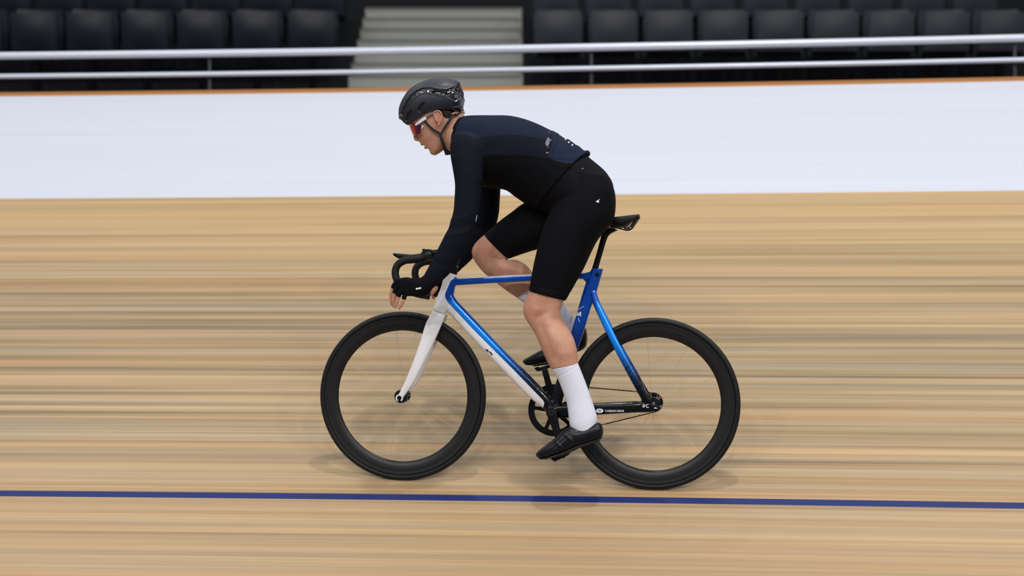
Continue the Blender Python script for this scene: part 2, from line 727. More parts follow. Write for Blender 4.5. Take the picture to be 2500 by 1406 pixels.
# seats ------------------------------------------------------------
def make_seat(material, loc):
    x, y, z = loc
    r = empty('stadium_seat', loc)
    w = .225
    # backrest: curved shell
    g = G()
    rs = []
    for t in np.linspace(0, 1, 9):
        zz = z + .36 + t * .44
        ww = w * (1 - .12 * max(0, t - .75) * 4 * t)
        yy = y + .04 + .07 * t
        ring = []
        for q in np.linspace(-1, 1, 9):
            ring.append((x + q * ww, yy + .045 - .045 * q * q * -1 - .09 * q * q, zz))
        for q in np.linspace(1, -1, 9):
            ring.append((x + q * ww, yy + .045 - .045 * q * q * -1 - .09 * q * q + .018, zz))
        rs.append(np.array(ring))
    rings(g, rs)
    obj('backrest', g, material, r)
    # tipped-up pan
    g = G()
    rs = []
    for t in np.linspace(0, 1, 7):
        zz = z + .40 + t * .34
        yy = y - .05 - .05 * t
        ring = [(x + q * (w - .02), yy - .03 * (1 - q * q) * math.sin(t * math.pi), zz) for q in np.linspace(-1, 1, 7)]
        ring += [(x + q * (w - .02), yy + .03, zz) for q in np.linspace(1, -1, 7)]
        rs.append(np.array(ring))
    rings(g, rs)
    obj('seat_pan', g, material, r)
    g = G()
    box(g, x - .03, x + .03, y + .0, y + .06, z, z + .42)
    box(g, x - .2, x + .2, y - .01, y + .05, z + .36, z + .40)
    box(g, x - .06, x + .06, y - .06, y + .12, z, z + .02)
    obj('bracket', g, M['seatfoot'], r)
    return r


def copy_tree(o, loc):
    c_ = o.copy()
    COL.objects.link(c_)
    c_.location = loc
    for ch_ in o.children:
        d = ch_.copy()
        COL.objects.link(d)
        d.parent = c_
    return c_


left_x = [XA0 - .29 - .5 * i for i in range(7)]
right_x = [XA1 + .32 + .5 * i for i in range(9)]
ordn = ['nearest the aisle', 'second from the aisle', 'third from the aisle', 'fourth from the aisle', 'fifth from the aisle',
        'sixth from the aisle', 'seventh from the aisle', 'eighth from the aisle', 'ninth from the aisle']
protoL = protoR = None
for row, (yy, zz, rl) in enumerate(((14.78, 1.74, 'front'), (15.64, 2.20, 'second'))):
    for side, xs in (('left', left_x), ('right', right_x)):
        for i, x in enumerate(xs):
            loc = (x, yy, zz)
            if side == 'left':
                o = make_seat(M['seat'], loc) if protoL is None else copy_tree(protoL, loc)
                protoL = protoL or o
                colr = 'blue-black'
            else:
                o = make_seat(M['seatg'], loc) if protoR is None else copy_tree(protoR, loc)
                protoR = protoR or o
                colr = 'dark grey'
            tag(o, '%s tip-up stand seat, %s row of the %s block, %s' % (colr, rl, side, ordn[i]), 'seat',
                'tip-up seats in the %s block of the stand' % side)

# fence ---------------------------------------------------------------
def railpts(dz, off):
    out = []
    for a in np.linspace(-8, 8, 33):
        A = surf(a, 3.755)
        nn = V(math.sin(PSI + KAP * a), math.cos(PSI + KAP * a), 0)
        out.append(A + nn * off + V(0, 0, dz))
    return out


fence = empty('safety_fence', surf(0, 3.755) + V(0, .1, 0))
tag(fence, 'low safety fence with two silver tube rails along the top of the banking', 'fence')
g = G()
sweep(g, railpts(.246, .09), .0235, k=16, sub=2)
obj('rail', g, M['rail'], fence)
g = G()
sweep(g, railpts(.120, .09), .0165, k=16, sub=2)
obj('rail', g, M['rail'], fence)
for a in (-6.6, -4.4, -2.05, .16, 2.5, 4.7, 6.9):
    A = surf(a, 3.755)
    nn = V(math.sin(PSI + KAP * a), math.cos(PSI + KAP * a), 0)
    B = A + nn * .125
    g = G()
    sweep(g, [B + V(0, 0, -.05), B + V(0, 0, .1), B + V(0, 0, .25)], .012, k=10, sub=1)
    for dz in (.246, .120):
        sweep(g, [B + V(0, 0, dz), B - nn * .03 + V(0, 0, dz)], .007, k=8, sub=1)
    obj('post', g, M['post'], fence)

# ------------------------------------------------------------------ bicycle
CF = P(983, 966.3)
CR_ = P(1596, 985.5)
bike = empty('bicycle', (P(1292, 1184) * V(1, 1, 0)) + V(0, 0, surf(0, 0)[2]))
tag(bike, 'white and blue fixed-gear racing bicycle with deep black rims under the rider', 'bicycle')


def wheel(C, hubr, extra):
    w = empty('wheel', C, bike)
    g = G()
    pr = []
    for i in range(20):
        a = i / 20 * 2 * math.pi
        pr.append((.3268 + .0126 * math.cos(a), .0126 * math.sin(a)))
    lathe(g, C, pr, 144)
    obj('tire', g, M['rubber'], w, angle=60)
    g = G()
    pr = [(.3175, .0105), (.3165, .0128), (.309, .0132), (.3075, .0126), (.300, .0130), (.285, .0118), (.272, .0085), (.265, .0045), (.2628, .0),
          (.265, -.0045), (.272, -.0085), (.285, -.0118), (.300, -.0130), (.3075, -.0126), (.309, -.0132), (.3165, -.0128), (.3175, -.0105)]
    lathe(g, C, pr, 144)
    obj('rim', g, M['carbon'], w, angle=50)
    g = G()
    rs = []
    for rr, ww in [(.006, -.056), (.010, -.054), (.012, -.043), (.012, -.037), (hubr, -.036), (hubr, -.031), (.017, -.026), (.013, 0), (.017, .026), (hubr, .031), (hubr, .036),
                   (.012, .037), (.012, .043), (.010, .054), (.006, .056)]:
        rs.append(np.array([C + (UP * math.cos(a) + np.cross(LAT, UP) * math.sin(a)) * rr + LAT * ww for a in np.arange(40) / 40 * 2 * math.pi]))
    rings(g, rs)
    obj('hub', g, M['black'], w)
    e2 = np.cross(LAT, UP)
    for i in range(20):
        sd = 1 if i % 2 else -1
        a = i / 20 * 2 * math.pi + .1
        a2 = a + (.0 if extra == 0 else .35 * (1 if i % 4 < 2 else -1))
        A = C + (UP * math.cos(a2) + e2 * math.sin(a2)) * (hubr - .004) + LAT * .033 * sd
        B = C + (UP * math.cos(a) + e2 * math.sin(a)) * .268 + LAT * .003 * sd
        g = G()
        sweep(g, [A, B], .00075, k=6, sub=1)
        obj('spoke', g, M['spoke'], w)
    return w


wheel(CF, .0265, 0)
wheel(CR_, .0265, 1)

# frame
g = G()
Q = 3.6
loft(g, [(1087, 662, 1116, 671.5, 0, .021), (1077, 700, 1110, 708, 0, .022), (1066.5, 727, 1102, 740, 0, .024), (1057, 755.5, 1088, 765, 0, .026)], n=2.4, k=40)
loft(g, [(1104, 677, 1098, 700, 0, .019), (1120, 678.5, 1118, 696.5, 0, .018), (1297, 669.5, 1294.5, 686, 0, .017), (1405, 666, 1404, 681, 0, .017), (1452, 663, 1450, 683, 0, .017)], n=Q, k=40)
loft(g, [(1445, 655, 1473, 656.2, 0, .019), (1440, 665, 1468.8, 671, 0, .019), (1429, 694, 1460, 702, 0, .019), (1421, 720, 1452, 726, 0, .018), (1413, 748, 1441.5, 755, 0, .018), (1394, 813, 1422, 820, 0, .018),
         (1377, 870, 1402, 877, 0, .018), (1360, 925, 1386, 932, 0, .020), (1345, 979, 1371, 986, 0, .024), (1337, 1001, 1363, 1008, 0, .028)], n=Q, k=40)
loft(g, [(1103, 712, 1074, 740, 0, .020), (1115, 732, 1090, 756, 0, .024), (1130, 748.5, 1104, 773, 0, .025), (1191, 812.5, 1163, 836, 0, .026), (1245, 869, 1217, 893, 0, .026), (1317, 940, 1290, 967, 0, .027), (1344, 969, 1322, 993, 0, .03),
         (1358, 988, 1338, 1010, 0, .03)], n=3.0, k=40)
# little gussets that round the inner corners
loft(g, [(1100, 700, 1116, 690, 0, .014), (1096, 716, 1106, 712, 0, .014)], n=2.5)
loft(g, [(1436, 676, 1424, 682, 0, .014), (1440, 692, 1434, 692, 0, .014)], n=2.5)
CB = P(1350, 1005.5)
disc(g, CB, .024, -.043, .043, 48, .003)
g2 = G()
loft(g2, [(1357, 989, 1357, 1021, .030, .012), (1400, 988, 1400, 1019, .036, .010), (1458, 987, 1458, 1012.5, .046, .009), (1520, 985, 1520, 1009, .056, .009), (1563, 983.5, 1560, 1007, .062, .008), (1584, 982, 1583, 1006, .063, .006), (1597, 988, 1596, 1003, .063, .005)], n=2.8, k=28)
loft(g2, [(1440, 716, 1455, 708, .008, .012), (1446, 738, 1461, 732, .016, .010), (1465, 781, 1481, 774, .028, .009), (1498, 849, 1514, 841, .044, .0085), (1534, 917, 1551, 909, .058, .008), (1562, 968, 1579, 959, .062, .0075), (1572, 988, 1592, 980, .063, .006)], n=2.3, k=28)
prism(g2, [(1566, 972), (1578, 962), (1582, 973), (1592, 982), (1606, 990), (1608, 996), (1603, 1002), (1588, 1006), (1566, 1007)], .059, .066)
g2.mirrored()
g.add(g2.verts(), g2.f)
me = remesh(g, .0022, 3, .5)
co = co_of(me)
k_ = (co - P0) @ LAT
px = side_px(co)
blue_reg = [(1110, 676), (1106, 681.5), (1100, 686), (1087, 716), (1086.5, 724), (1090, 733), (1096, 741), (1156, 805), (1202, 851), (1256, 905), (1326, 977), (1329, 984), (1327, 992), (1323, 999), (1420, 1200),
            (1800, 1200), (1800, 600), (1440, 600), (1440, 655), (1443, 661), (1428, 667.5), (1405, 668.2), (1297, 672.3), (1118, 680.3)]
sd_ = sdf(px, blue_reg)
set_attr(me, 'white', -sd_)  # white paint plus the highlight painted along the top tube's upper edge
az = sdf(px, [(1106, 731), (1330, 960), (1330, 1010), (1300, 1000), (1080, 735), (1094, 731)])
st_ = sdf(px, [(1452, 735), (1480, 735), (1640, 1010), (1500, 1010)])
set_attr(me, 'azure', np.maximum(az, st_))
t_dt = np.clip(((px[:, 0] - 1198) + (px[:, 1] - 822)) / 300, 0, 1)
t_dt = np.where((px[:, 0] < 1345) & (px[:, 1] > 700) & (az > -.02), t_dt, 0)
t_st = np.where((px[:, 0] > 1330) & (px[:, 0] < 1450) & (px[:, 1] > 750), np.clip((px[:, 1] - 745) / 250, 0, 1), 0)
t_ss = np.where((px[:, 0] > 1478), np.clip((px[:, 1] - 825) / 160, 0, 1), 0)
fd = np.maximum(np.maximum(t_dt, t_st), t_ss)
fd = np.where((px[:, 1] > 976) & (px[:, 0] > 1331), 1, fd)
set_attr(me, 'fade', fd)
set_attr(me, 'px', px[:, 0] / 613)
set_attr(me, 'py', px[:, 1] / 613)
frame = put('frame', me, M['frame'], bike)


def stay_w(x):
    return float(np.interp(x, [1458, 1520, 1563], [.0552, .0652, .0702])) + .0006



# markings on the frame
def textmesh(txt, size, bold=0., shear=0.):
    cu = bpy.data.curves.new('t', 'FONT')
    cu.body = txt
    cu.size = size
    cu.extrude = .0004
    cu.offset = bold
    cu.shear = shear
    o = bpy.data.objects.new('t', cu)
    COL.objects.link(o)
    dg = bpy.context.evaluated_depsgraph_get()
    me_ = bpy.data.meshes.new_from_object(o.evaluated_get(dg))
    bpy.data.objects.remove(o)
    return me_


STAY = 'stay'


def lettering(name, txt, px_, py_, w, height_px, parent, material, width_px=None, ang=0., bold=0., shear=0.):
    me_ = textmesh(txt, 1.0, bold, shear)
    c_ = co_of(me_)
    c_[:, :2] -= c_[:, :2].min(0)
    H = c_[:, 1].max()
    W = c_[:, 0].max()
    sy = height_px / 613 / H
    sx = (width_px / 613 / W) if width_px else sy
    X = c_[:, 0] * sx
    Y = c_[:, 1] * sy
    ca, sa_ = math.cos(ang), math.sin(ang)
    right = -np.cross(UP, LAT) * -1
    right = np.cross(UP, LAT)
    if right[0] < 0:
        right = -right
    w1 = 0.
    if w is STAY:
        w = stay_w(px_)
        w1 = (stay_w(px_ + 46) - w) / (46 / 613)
    o = P(px_, py_, w)
    R = o + np.outer(X * w1, LAT) + np.outer(X * ca - Y * sa_, right) + np.outer(X * sa_ + Y * ca, UP) + np.outer(c_[:, 2] * .5, LAT)
    me_.vertices.foreach_set('co', R.ravel())
    return put(name, me_, material, parent, smooth=False)


lettering('lettering', 'CARBON DRIVE', 1477, 1005.6, STAY, 5.2, frame, M['print'], 46, .012, .012)
g = G()
oc = P(1464, 1002.8, stay_w(1464))
rt = np.cross(UP, LAT)
rt = rt if rt[0] > 0 else -rt
ring = np.array([oc + rt * .0148 * math.cos(a) + UP * .0088 * math.sin(a) for a in np.arange(28) / 28 * 2 * math.pi])
rings(g, [ring - LAT * .003, ring + LAT * .0006])
badge = obj('oval_badge', g, M['print'], frame)
g = G()
for (dx, dy, sx, sy) in ((-.004, .001, .0016, .0042), (.0, -.001, .0016, .005), (.004, .0, .0016, .004), (0, .003, .006, .0012)):
    ring = np.array([oc + rt * (dx + sx * a + dy * .3) + UP * (dy + sy * b) for a, b in ((-1, -1), (.2, -1), (1, 1), (-.2, 1))])
    rings(g, [ring, ring + LAT * .0010])
obj('badge_mark', g, M['markgrey'], badge)
# white X strokes and letters on the seat tube
def stroke(g, x0, y0, x1, y1, w, hw=.5, th=.0008):
    d = np.array([x1 - x0, y1 - y0], float)
    d /= np.hypot(*d)
    n_ = np.array([-d[1], d[0]]) * hw
    prism(g, [(x0 + n_[0], y0 + n_[1]), (x1 + n_[0], y1 + n_[1]), (x1 - n_[0], y1 - n_[1]), (x0 - n_[0], y0 - n_[1])], w - .002, w + th)


for q in ((1411.5, 756, 1426, 747, .0182), (1411, 776, 1416, 786, .0182)):
    g = G()
    stroke(g, *q)
    obj('stripe_mark', g, M['print'], frame)
# two dark marks on the white side of the down tube
for poly in ([(1185.5, 852.5), (1190.5, 852.5), (1194.5, 857.5), (1189.5, 858)], [(1193, 858), (1198, 858), (1203, 863.5), (1201.5, 867), (1198.5, 866), (1199, 863)]):
    g = G()
    prism(g, poly, .018, .0262)
    obj('letter_mark', g, M['markblack'], frame)
MARKS = []
# seat clamp bolt hole
g = G()
disc(g, P(1458.7, 671, .0), .0085, .015, .0205, 24, .001)
obj('clamp_bolt', g, M['satin'], frame)

# fork
g = G()
loft(g, [(1056.6, 757.2, 1087.8, 767, 0, .026), (1053, 765, 1087, 773, 0, .036), (1050, 771, 1085, 778, 0, .040)], n=2.8, k=36)
g2 = G()
loft(g2, [(1055, 762, 1087, 770, .030, .012), (1047, 775, 1083, 782, .033, .0125), (1038, 793, 1077, 797, .034, .0125), (1025, 835, 1060, 836, .037, .012), (1006, 888, 1034, 889, .043, .011), (989, 930, 1010, 934, .049, .0095), (976, 957, 991, 962, .052, .008), (972, 965, 986, 970, .053, .006)], n=2.3, k=28)
g2.mirrored()
g.add(g2.verts(), g2.f)
me = remesh(g, .0022, 3, .5)
fork = put('fork', me, M['white'], bike)
g = G()
AX = P(975.3, 971.3, .058)
for sgn in (1, -1):
    g = G()
    A = AX if sgn > 0 else mirror(AX)
    Lx = LAT * sgn
    rs = []
    for a in np.linspace(math.radians(-62), math.radians(242), 30):
        d = rt * math.cos(a) + UP * math.sin(a)
        rs.append(np.array([A + d * .0093 - Lx * .004, A + d * .0150 - Lx * .004, A + d * .0150 + Lx * .004, A + d * .0093 + Lx * .004]))
    rings(g, rs)
    obj('dropout', g, M['white'], fork)
g = G()
A0 = AX - LAT * .058
disc(g, A0, .0078, -.066, .066, 24, .002)
obj('axle', g, M['satin'], fork)

# headset spacer / stem
g = G()
loft(g, [(1089, 662.5, 1116, 670.5, 0, .020), (1094, 654, 1116, 660, 0, .018), (1101, 640, 1119, 645, 0, .016), (1106, 622, 1124, 627, 0, .0155), (1110, 606, 1128, 611, 0, .0155)], n=2.1)
obj('headset_spacer', g, M['satin'], bike)
g = G()
sweep(g, [P(1119, 612), P(1095, 615), P(1066, 619), P(1047, 622)], [.0175, .0165, .0165, .0185], k=20)
disc(g, P(1046, 622), .0225, -.026, .026, 32, .002)
disc(g, P(1057, 617, 0), .005, -.018, .018)
disc(g, P(1036, 622, 0), .006, -.022, .022)
for w_ in (-.016, .016):
    ell(g, P(1121, 640, w_) , (rt * .004, LAT * .006, UP * .004), 8)
stem = obj('stem', g, M['satin'], bike)
for yy in (640, 650.5):
    g = G()
    disc(g, P(1122 - (yy - 640) * .35, yy), .0042, .012, .0175, 16)
    obj('bolt', g, M['metal'], stem)

# handlebar
hb = [(1046, 622, 0), (1046, 622.5, .06), (1044, 625, .125), (1038, 628, .165), (1028, 630, .186), (1010, 632, .196), (988, 635.5, .200), (971, 647, .201), (965, 664, .203), (969, 683, .205), (981, 700, .206), (1000, 711, .207), (1024, 718.5, .208), (1043, 721.8, .209)]
near_pts = [P(*q) for q in hb]
far_pts = [mirror(q) for q in near_pts]
g = G()
sweep(g, far_pts[2::-1] + near_pts[1:3], .0135, k=20)
bar = obj('handlebar', g, M['satin'], bike)
for pts in (near_pts, far_pts):
    g = G()
    rr = [.0135, .0145, .0175, .0175, .0155, .0145, .0145, .0145, .0145, .0145, .0142, .0140]
    sweep(g, pts[2:], rr, k=24, sub=6)
    e = pts[-1]
    d = pts[-1] - pts[-2]
    d /= np.linalg.norm(d)
    sweep(g, [e - d * .002, e + d * .004, e + d * .009, e + d * .011], [.0142, .0148, .0138, .009], k=20, sub=2)
    tp_ = obj('bar_tape', g, M['tape'], bar)
# computer on its out-front mount
g = G()
loft(g, [(961, 618.2, 963, 624.5, 0, .020), (972, 618.5, 974, 631, 0, .027), (986, 619.5, 987, 632, 0, .028), (1000, 621, 1000, 629, 0, .028), (1015, 622.5, 1015, 628.5, 0, .025)], n=4, k=36)
comp = obj('bike_computer', g, M['satin'], bike)
g = G()
prs = []
for (x, y) in ((963, 617.6), (1012, 621.6)):
    a = P(x, y)
    prs.append((a + LAT * .024, a - LAT * .024))
ring = np.array([prs[0][0], prs[1][0], prs[1][1], prs[0][1]])
rings(g, [ring - UP * .002, ring + UP * .0012])
obj('screen', g, M['screen'], comp)
g = G()
loft(g, [(1008, 622.5, 1008, 629, 0, .012), (1024, 620, 1024, 627, 0, .012), (1036, 611, 1038, 619, 0, .014), (1046, 609.5, 1046, 617, 0, .02), (1062, 614, 1062, 620, 0, .02), (1070, 620, 1068, 626, 0, .012)], n=3)
for x, y in ((1036, 611), (1050, 612)):
    disc(g, P(x, y), .006, -.02, .02)
obj('computer_mount', g, M['satin'], bike)

# seatpost and saddle
g = G()
loft(g, [(1446, 664, 1463, 664, 0, .0125), (1445.5, 655, 1461, 655, 0, .0125), (1457.5, 614.6, 1472.5, 614.6, 0, .0125), (1465.5, 584, 1480.8, 587, 0, .0125), (1470, 569, 1487.5, 574, 0, .0125), (1476, 560, 1499, 566.5, 0, .015), (1490, 555, 1510, 562, 0, .017)], n=2.4, sub=5)
disc(g, P(1495, 559), .010, -.024, .024)
obj('seatpost', g, M['satin'], bike)
# saddle
g = G()
sad = []
prof = [(1405, 537, 4, .014), (1412, 535, 9, .019), (1430, 534, 11, .022), (1455, 533, 13, .030), (1478, 531.5, 19, .045), (1500, 529.5, 25, .058), (1518, 527.8, 30, .067), (1530, 526.4, 28, .070), (1541, 525.2, 19, .070), (1552, 524, 10, .066), (1561, 523.4, 4, .052)]
rs = []
for x, y, d, t in prof:
    ring = []
    c_ = P(x, y)
    for a in np.arange(32) / 32 * 2 * math.pi:
        cx, sx = math.cos(a), math.sin(a)
        hgt = (sx if sx > 0 else sx) * (d * .5 / 613)
        # skirt: edges droop
        droop = -abs(cx) ** 3 * .010 * (1 if sx > 0 else .6)
        ring.append(c_ - UP * (d * .5 / 613) + LAT * t * np.sign(cx) * abs(cx) ** .8 + UP * (hgt + droop * .6))
    rs.append(np.array(ring))
rings(g, rs)
saddle = obj('saddle', g, M['satin'], bike)
for w_ in (.022, -.022):
    g = G()
    sweep(g, [P(1420, 548, w_), P(1440, 553, w_), P(1470, 555, w_), P(1510, 556, w_), P(1532, 557, w_ * 1.2), P(1545, 546, w_ * 1.4), P(1551, 534, w_ * 1.5)], .0036, k=10)
    obj('saddle_rail', g, M['metal'], saddle)
for sg in (1, -1):
    g = G()
    pts = [P(1500, 553, .05), P(1514, 556, .054), P(1528, 559, .05), P(1540, 555, .04), P(1550, 541, .034), P(1559, 528, .036)]
    sweep(g, pts if sg > 0 else [mirror(q) for q in pts], .0042, k=10)
    obj('saddle_wing', g, M['black'], saddle)

# drivetrain (on the far side), w negative
WR = -.047
CC = P(1353, 1001.2, WR)
CG = P(1594.5, 982.5, WR)
DC = CC - LAT * 0
e2 = np.cross(LAT, UP)
g = G()
pr = [(.088, -.0025), (.1015, -.0025), (.1025, -.006), (.1045, -.006), (.1045, .006), (.1025, .006), (.1015, .0025), (.088, .0025)]
pr = [(.080, -.0025), (.098, -.0025), (.099, -.006), (.1015, -.006), (.1015, .006), (.099, .006), (.098, .0025), (.080, .0025)]
lathe(g, CC, pr, 110)
for i in range(5):
    a = math.radians(12 + 72 * i)
    d = UP * math.cos(a) + e2 * math.sin(a)
    t = np.cross(LAT, d)
    rs = []
    for r_, hw in ((.012, .013), (.04, .009), (.07, .007), (.086, .010)):
        c_ = CC + d * r_
        rs.append(np.array([c_ + t * hw + LAT * .003, c_ - t * hw + LAT * .003, c_ - t * hw - LAT * .003, c_ + t * hw - LAT * .003]))
    rings(g, rs)
disc(g, CC, .020, -.008, .008)
obj('chainring', g, M['satin'], bike)
g = G()
lathe(g, CG, [(.016, -.004), (.0365, -.004), (.0365, .004), (.016, .004)], 60)
lathe(g, CG, [(.031, .002), (.034, .002), (.034, .009), (.031, .009)], 60)
disc(g, CG, .018, -.009, .009)
obj('rear_cog', g, M['black'], bike)
# belt loop around both
r1, r2 = .1032, .0385
D = CG - CC
dist = np.linalg.norm(D)
ex = D / dist
ey = np.cross(LAT, ex)
if ey[2] < 0:
    ey = -ey
beta = math.acos((r1 - r2) / dist)
path = []
for a in np.linspace(beta, 2 * math.pi - beta, 60):
    path.append(CC + (ex * math.cos(a) + ey * math.sin(a)) * r1)
for a in np.linspace(-beta, beta, 30):
    path.append(CG + (ex * math.cos(a) + ey * math.sin(a)) * r2)
# resample evenly so the teeth are regular
path = np.array(path + [path[0]])
ln = np.concatenate([[0], np.cumsum(np.linalg.norm(np.diff(path, axis=0), axis=1))])
N_ = 460
tt = np.linspace(0, ln[-1], N_, endpoint=False)
pp = np.stack([np.interp(tt, ln, path[:, i]) for i in range(3)], 1)
T = np.roll(pp, -1, 0) - np.roll(pp, 1, 0)
T /= np.linalg.norm(T, axis=1)[:, None]
rs = []
for i in range(N_):
    nn = np.cross(LAT, T[i])
    if nn @ ((CC + CG) / 2 - pp[i]) < 0:
        nn = -nn
    th = .0036 if i % 4 < 2 else .0018
    rs.append(np.array([pp[i] + LAT * .0055 - nn * .001, pp[i] + LAT * .0055 + nn * th, pp[i] - LAT * .0055 + nn * th, pp[i] - LAT * .0055 - nn * .001]))
g = G()
rings(g, rs, closed=True)
obj('drive_belt', g, M['satin'], bike, angle=30)


def crank(sgn):
    g = G()
    fl = (lambda X: X) if sgn > 0 else (lambda X: mirror(X))
    B = P(1347.4, 1008.5, .07)
    CBc = CB
    E = P(1374.6, 1110, .078)
    if sgn < 0:
        # opposite arm: point reflection through the spindle
        Bm = mirror(B)
        Ev = E - B
        kv = Ev @ LAT
        Ev = -(Ev - kv * LAT) - kv * LAT
        B_, E_ = Bm, Bm + Ev
        lt = -LAT
    else:
        B_, E_, lt = B, E, LAT
    d = E_ - B_
    d /= np.linalg.norm(d)
    t = np.cross(LAT, d)
    rs = []
    L_ = np.linalg.norm(E_ - B_)
    for f_, hw, th in ((-.085, .006, .006), (-.06, .015, .010), (0, .0215, .011), (.12, .019, .009), (.35, .0150, .007), (.75, .0125, .006), (.93, .0125, .0065), (1.03, .011, .006), (1.075, .005, .005)):
        c_ = B_ + (E_ - B_) * f_
        ring = []
        for a in np.arange(20) / 20 * 2 * math.pi:
            ca, sa_ = math.cos(a), math.sin(a)
            ring.append(c_ + t * hw * np.sign(ca) * abs(ca) ** .6 + lt * th * np.sign(sa_) * abs(sa_) ** .6)
        rs.append(np.array(ring))
    rings(g, rs)
    c_ = obj('crank_arm', g, M['satin'], bike)
    g = G()
    A = B_ - lt * ((B_ - CB) @ lt)
    base = B_ + lt * .006
    rs = []
    for rr, ww in ((.0125, 0), (.0125, .007), (.011, .0085), (.006, .0085), (.005, .005)):
        rs.append(np.array([base + (UP * math.cos(a) + e2 * math.sin(a)) * rr + lt * ww for a in np.arange(24) / 24 * 2 * math.pi]))
    rings(g, rs)
    obj('crank_bolt', g, M['carbon'], c_)
    return E_, lt


EN, _ = crank(1)
EF, _ = crank(-1)
g = G()
disc(g, P(1350, 1005.5), .0125, -.072, .066)
obj('crank_spindle', g, M['satin'], bike)


def pedal(E_, lt, slope, drop):
    # slope: shoe direction angle in the side plane
    fwd = -rt * math.cos(slope) - UP * math.sin(slope)
    nrm_ = UP * math.cos(slope) - rt * math.sin(slope)
    c_ = E_ + lt * .045 + nrm_ * drop
    g = G()
    sweep(g, [E_ + lt * .0, E_ + lt * .03, E_ + lt * .07], [.0055, .0065, .005], k=12, sub=1)
    for (f0, f1, w0, w1, h0, h1) in ((-.034, .036, -.028, .028, -.007, .006), (-.040, -.026, -.022, .022, -.003, .011), (.026, .042, -.020, .020, -.003, .011)):
        v = []
        for h in (h0, h1):
            for a, b in ((f0, w0), (f1, w0), (f1, w1), (f0, w1)):
                v.append(c_ + fwd * a * (.85 if h == h0 else 1) + lt * b + nrm_ * h)
        g.add(v, [(0, 3, 2, 1), (4, 5, 6, 7), (0, 1, 5, 4), (1, 2, 6, 5), (2, 3, 7, 6), (3, 0, 4, 7)])
    return obj('pedal', g, M['satin'], bike)


pedal(EN, LAT, math.radians(26), 0)
pedal(EF, -LAT, math.radians(18), .009)

# ------------------------------------------------------------------ the rider
rider = empty('person', (P(1450, 540) * V(1, 1, 0)) + V(0, 0, P(1400, 1120)[2]))
tag(rider, 'person in a dark navy long-sleeved jersey and black bib shorts crouched over the handlebar', 'person')

OX, OY = 1069., 290.            # ear position
FX, FY = -.839, .545
UX, UY = -.545, -.839


def hd(u_, v_):
    return (OX + u_ * FX + v_ * UX, OY + u_ * FY + v_ * UY)


def head_sec(v_, uf, ub, hw, n_=2.2):
    a = hd(uf, v_)
    b = hd(ub, v_)
    return (*a, *b, 0, hw, n_)


HEAD = [(-71, 55, 30, .016), (-67, 58, 20, .027), (-60, 59, 8, .038), (-50, 60, -4, .047), (-38, 62.5, -12, .054), (-26, 65.5, -20, .060), (-12, 65.5, -34, .065), (4, 63, -50, .069), (16, 63.5, -57, .072), (26, 68.5, -60, .074),
        (42, 68, -61, .0745), (60, 60, -54, .070), (76, 44, -40, .056), (86, 26, -24, .036), (90, 10, -8, .012)]
head_secs = [head_sec(*q) for q in HEAD]
NECK = [(1128, 262, 1062, 318, 0, .052), (1131, 272, 1072, 335, 0, .056), (1133.5, 283, 1088, 359, 0, .058), (1140, 296, 1102, 373, 0, .062), (1160, 305, 1120, 385, 0, .075)]
TORSO = [(1128, 286, 1103, 343, 0, .068), (1145, 283.5, 1106, 372, 0, .105), (1168, 283, 1122, 420, 0, .150), (1200, 283, 1150, 447, 0, .172), (1250, 284.5, 1190, 457, 0, .176), (1300, 298, 1233, 463, 0, .170), (1350, 321.5, 1258, 480, 0, .160),
         (1400, 351.5, 1288, 502, 0, .152)]
HIP = [(1404, 356, 1296, 500, 0, .150), (1443, 388, 1335, 518, 0, .162), (1482, 423, 1380, 530, 0, .172), (1499, 463, 1424, 535, 0, .160), (1500, 500, 1458, 534, 0, .125), (1488, 520, 1470, 533, 0, .07)]
ARMN = [(1122, 312, 1178, 318, .105, .040), (1108, 326, 1186, 342, .135, .050), (1100, 350, 1188, 362, .155, .056), (1100, 380, 1184, 390, .170, .056), (1105.5, 413, 1180, 422, .182, .052), (1111, 450, 1174.5, 457, .190, .049), (1109.5, 488, 1170, 494, .198, .046),
        (1107, 516, 1165, 530, .204, .045), (1097, 551.5, 1154.5, 569, .208, .044), (1083, 580, 1141, 599, .210, .043), (1068.5, 608.5, 1122, 632, .208, .040), (1053, 639, 1104, 661, .206, .035), (1038.5, 666, 1079, 686, .205, .030), (1031, 679, 1062, 700, .205, .027)]
ARMF = [(1165, 318, 1205, 335, -.105, .042), (1160, 345, 1214, 360, -.150, .054), (1160, 385, 1219, 395, -.175, .054), (1163, 425, 1221, 432, -.188, .051), (1168, 462, 1221.5, 463, -.195, .048), (1166, 492, 1220, 492, -.198, .046), (1160, 516, 1218, 520, -.200, .045),
        (1150, 540, 1210, 552, -.202, .045), (1136, 560, 1192, 585, -.203, .044), (1118, 585, 1170, 612, -.204, .042), (1098, 610, 1148, 637, -.204, .038), (1082, 633, 1118, 665, -.204, .033), (1069, 655, 1097, 684, -.204, .029), (1060, 672, 1085, 694, -.204, .027)]
THN = [(1398, 415, 1488, 432, .085, .075), (1384, 447, 1501.5, 470, .09, .086), (1360, 486, 1503, 510, .092, .092), (1342, 517, 1494.5, 543, .093, .093), (1324.5, 562, 1464, 580, .094, .091), (1313.5, 601, 1447, 609, .096, .086), (1303, 645, 1425, 656, .098, .078), (1296, 682, 1402, 697, .099, .070), (1290.5, 710, 1381, 734, .100, .064)]
THF = [(1440, 440, 1440, 540, -.085, .08), (1390, 455, 1400, 590, -.09, .088), (1335, 470, 1358, 600, -.094, .09), (1278, 496.5, 1316, 608, -.096, .088), (1253, 515, 1291, 615, -.098, .082), (1218, 541, 1264, 624, -.099, .074), (1182, 572.5, 1241.5, 632, -.100, .062)]
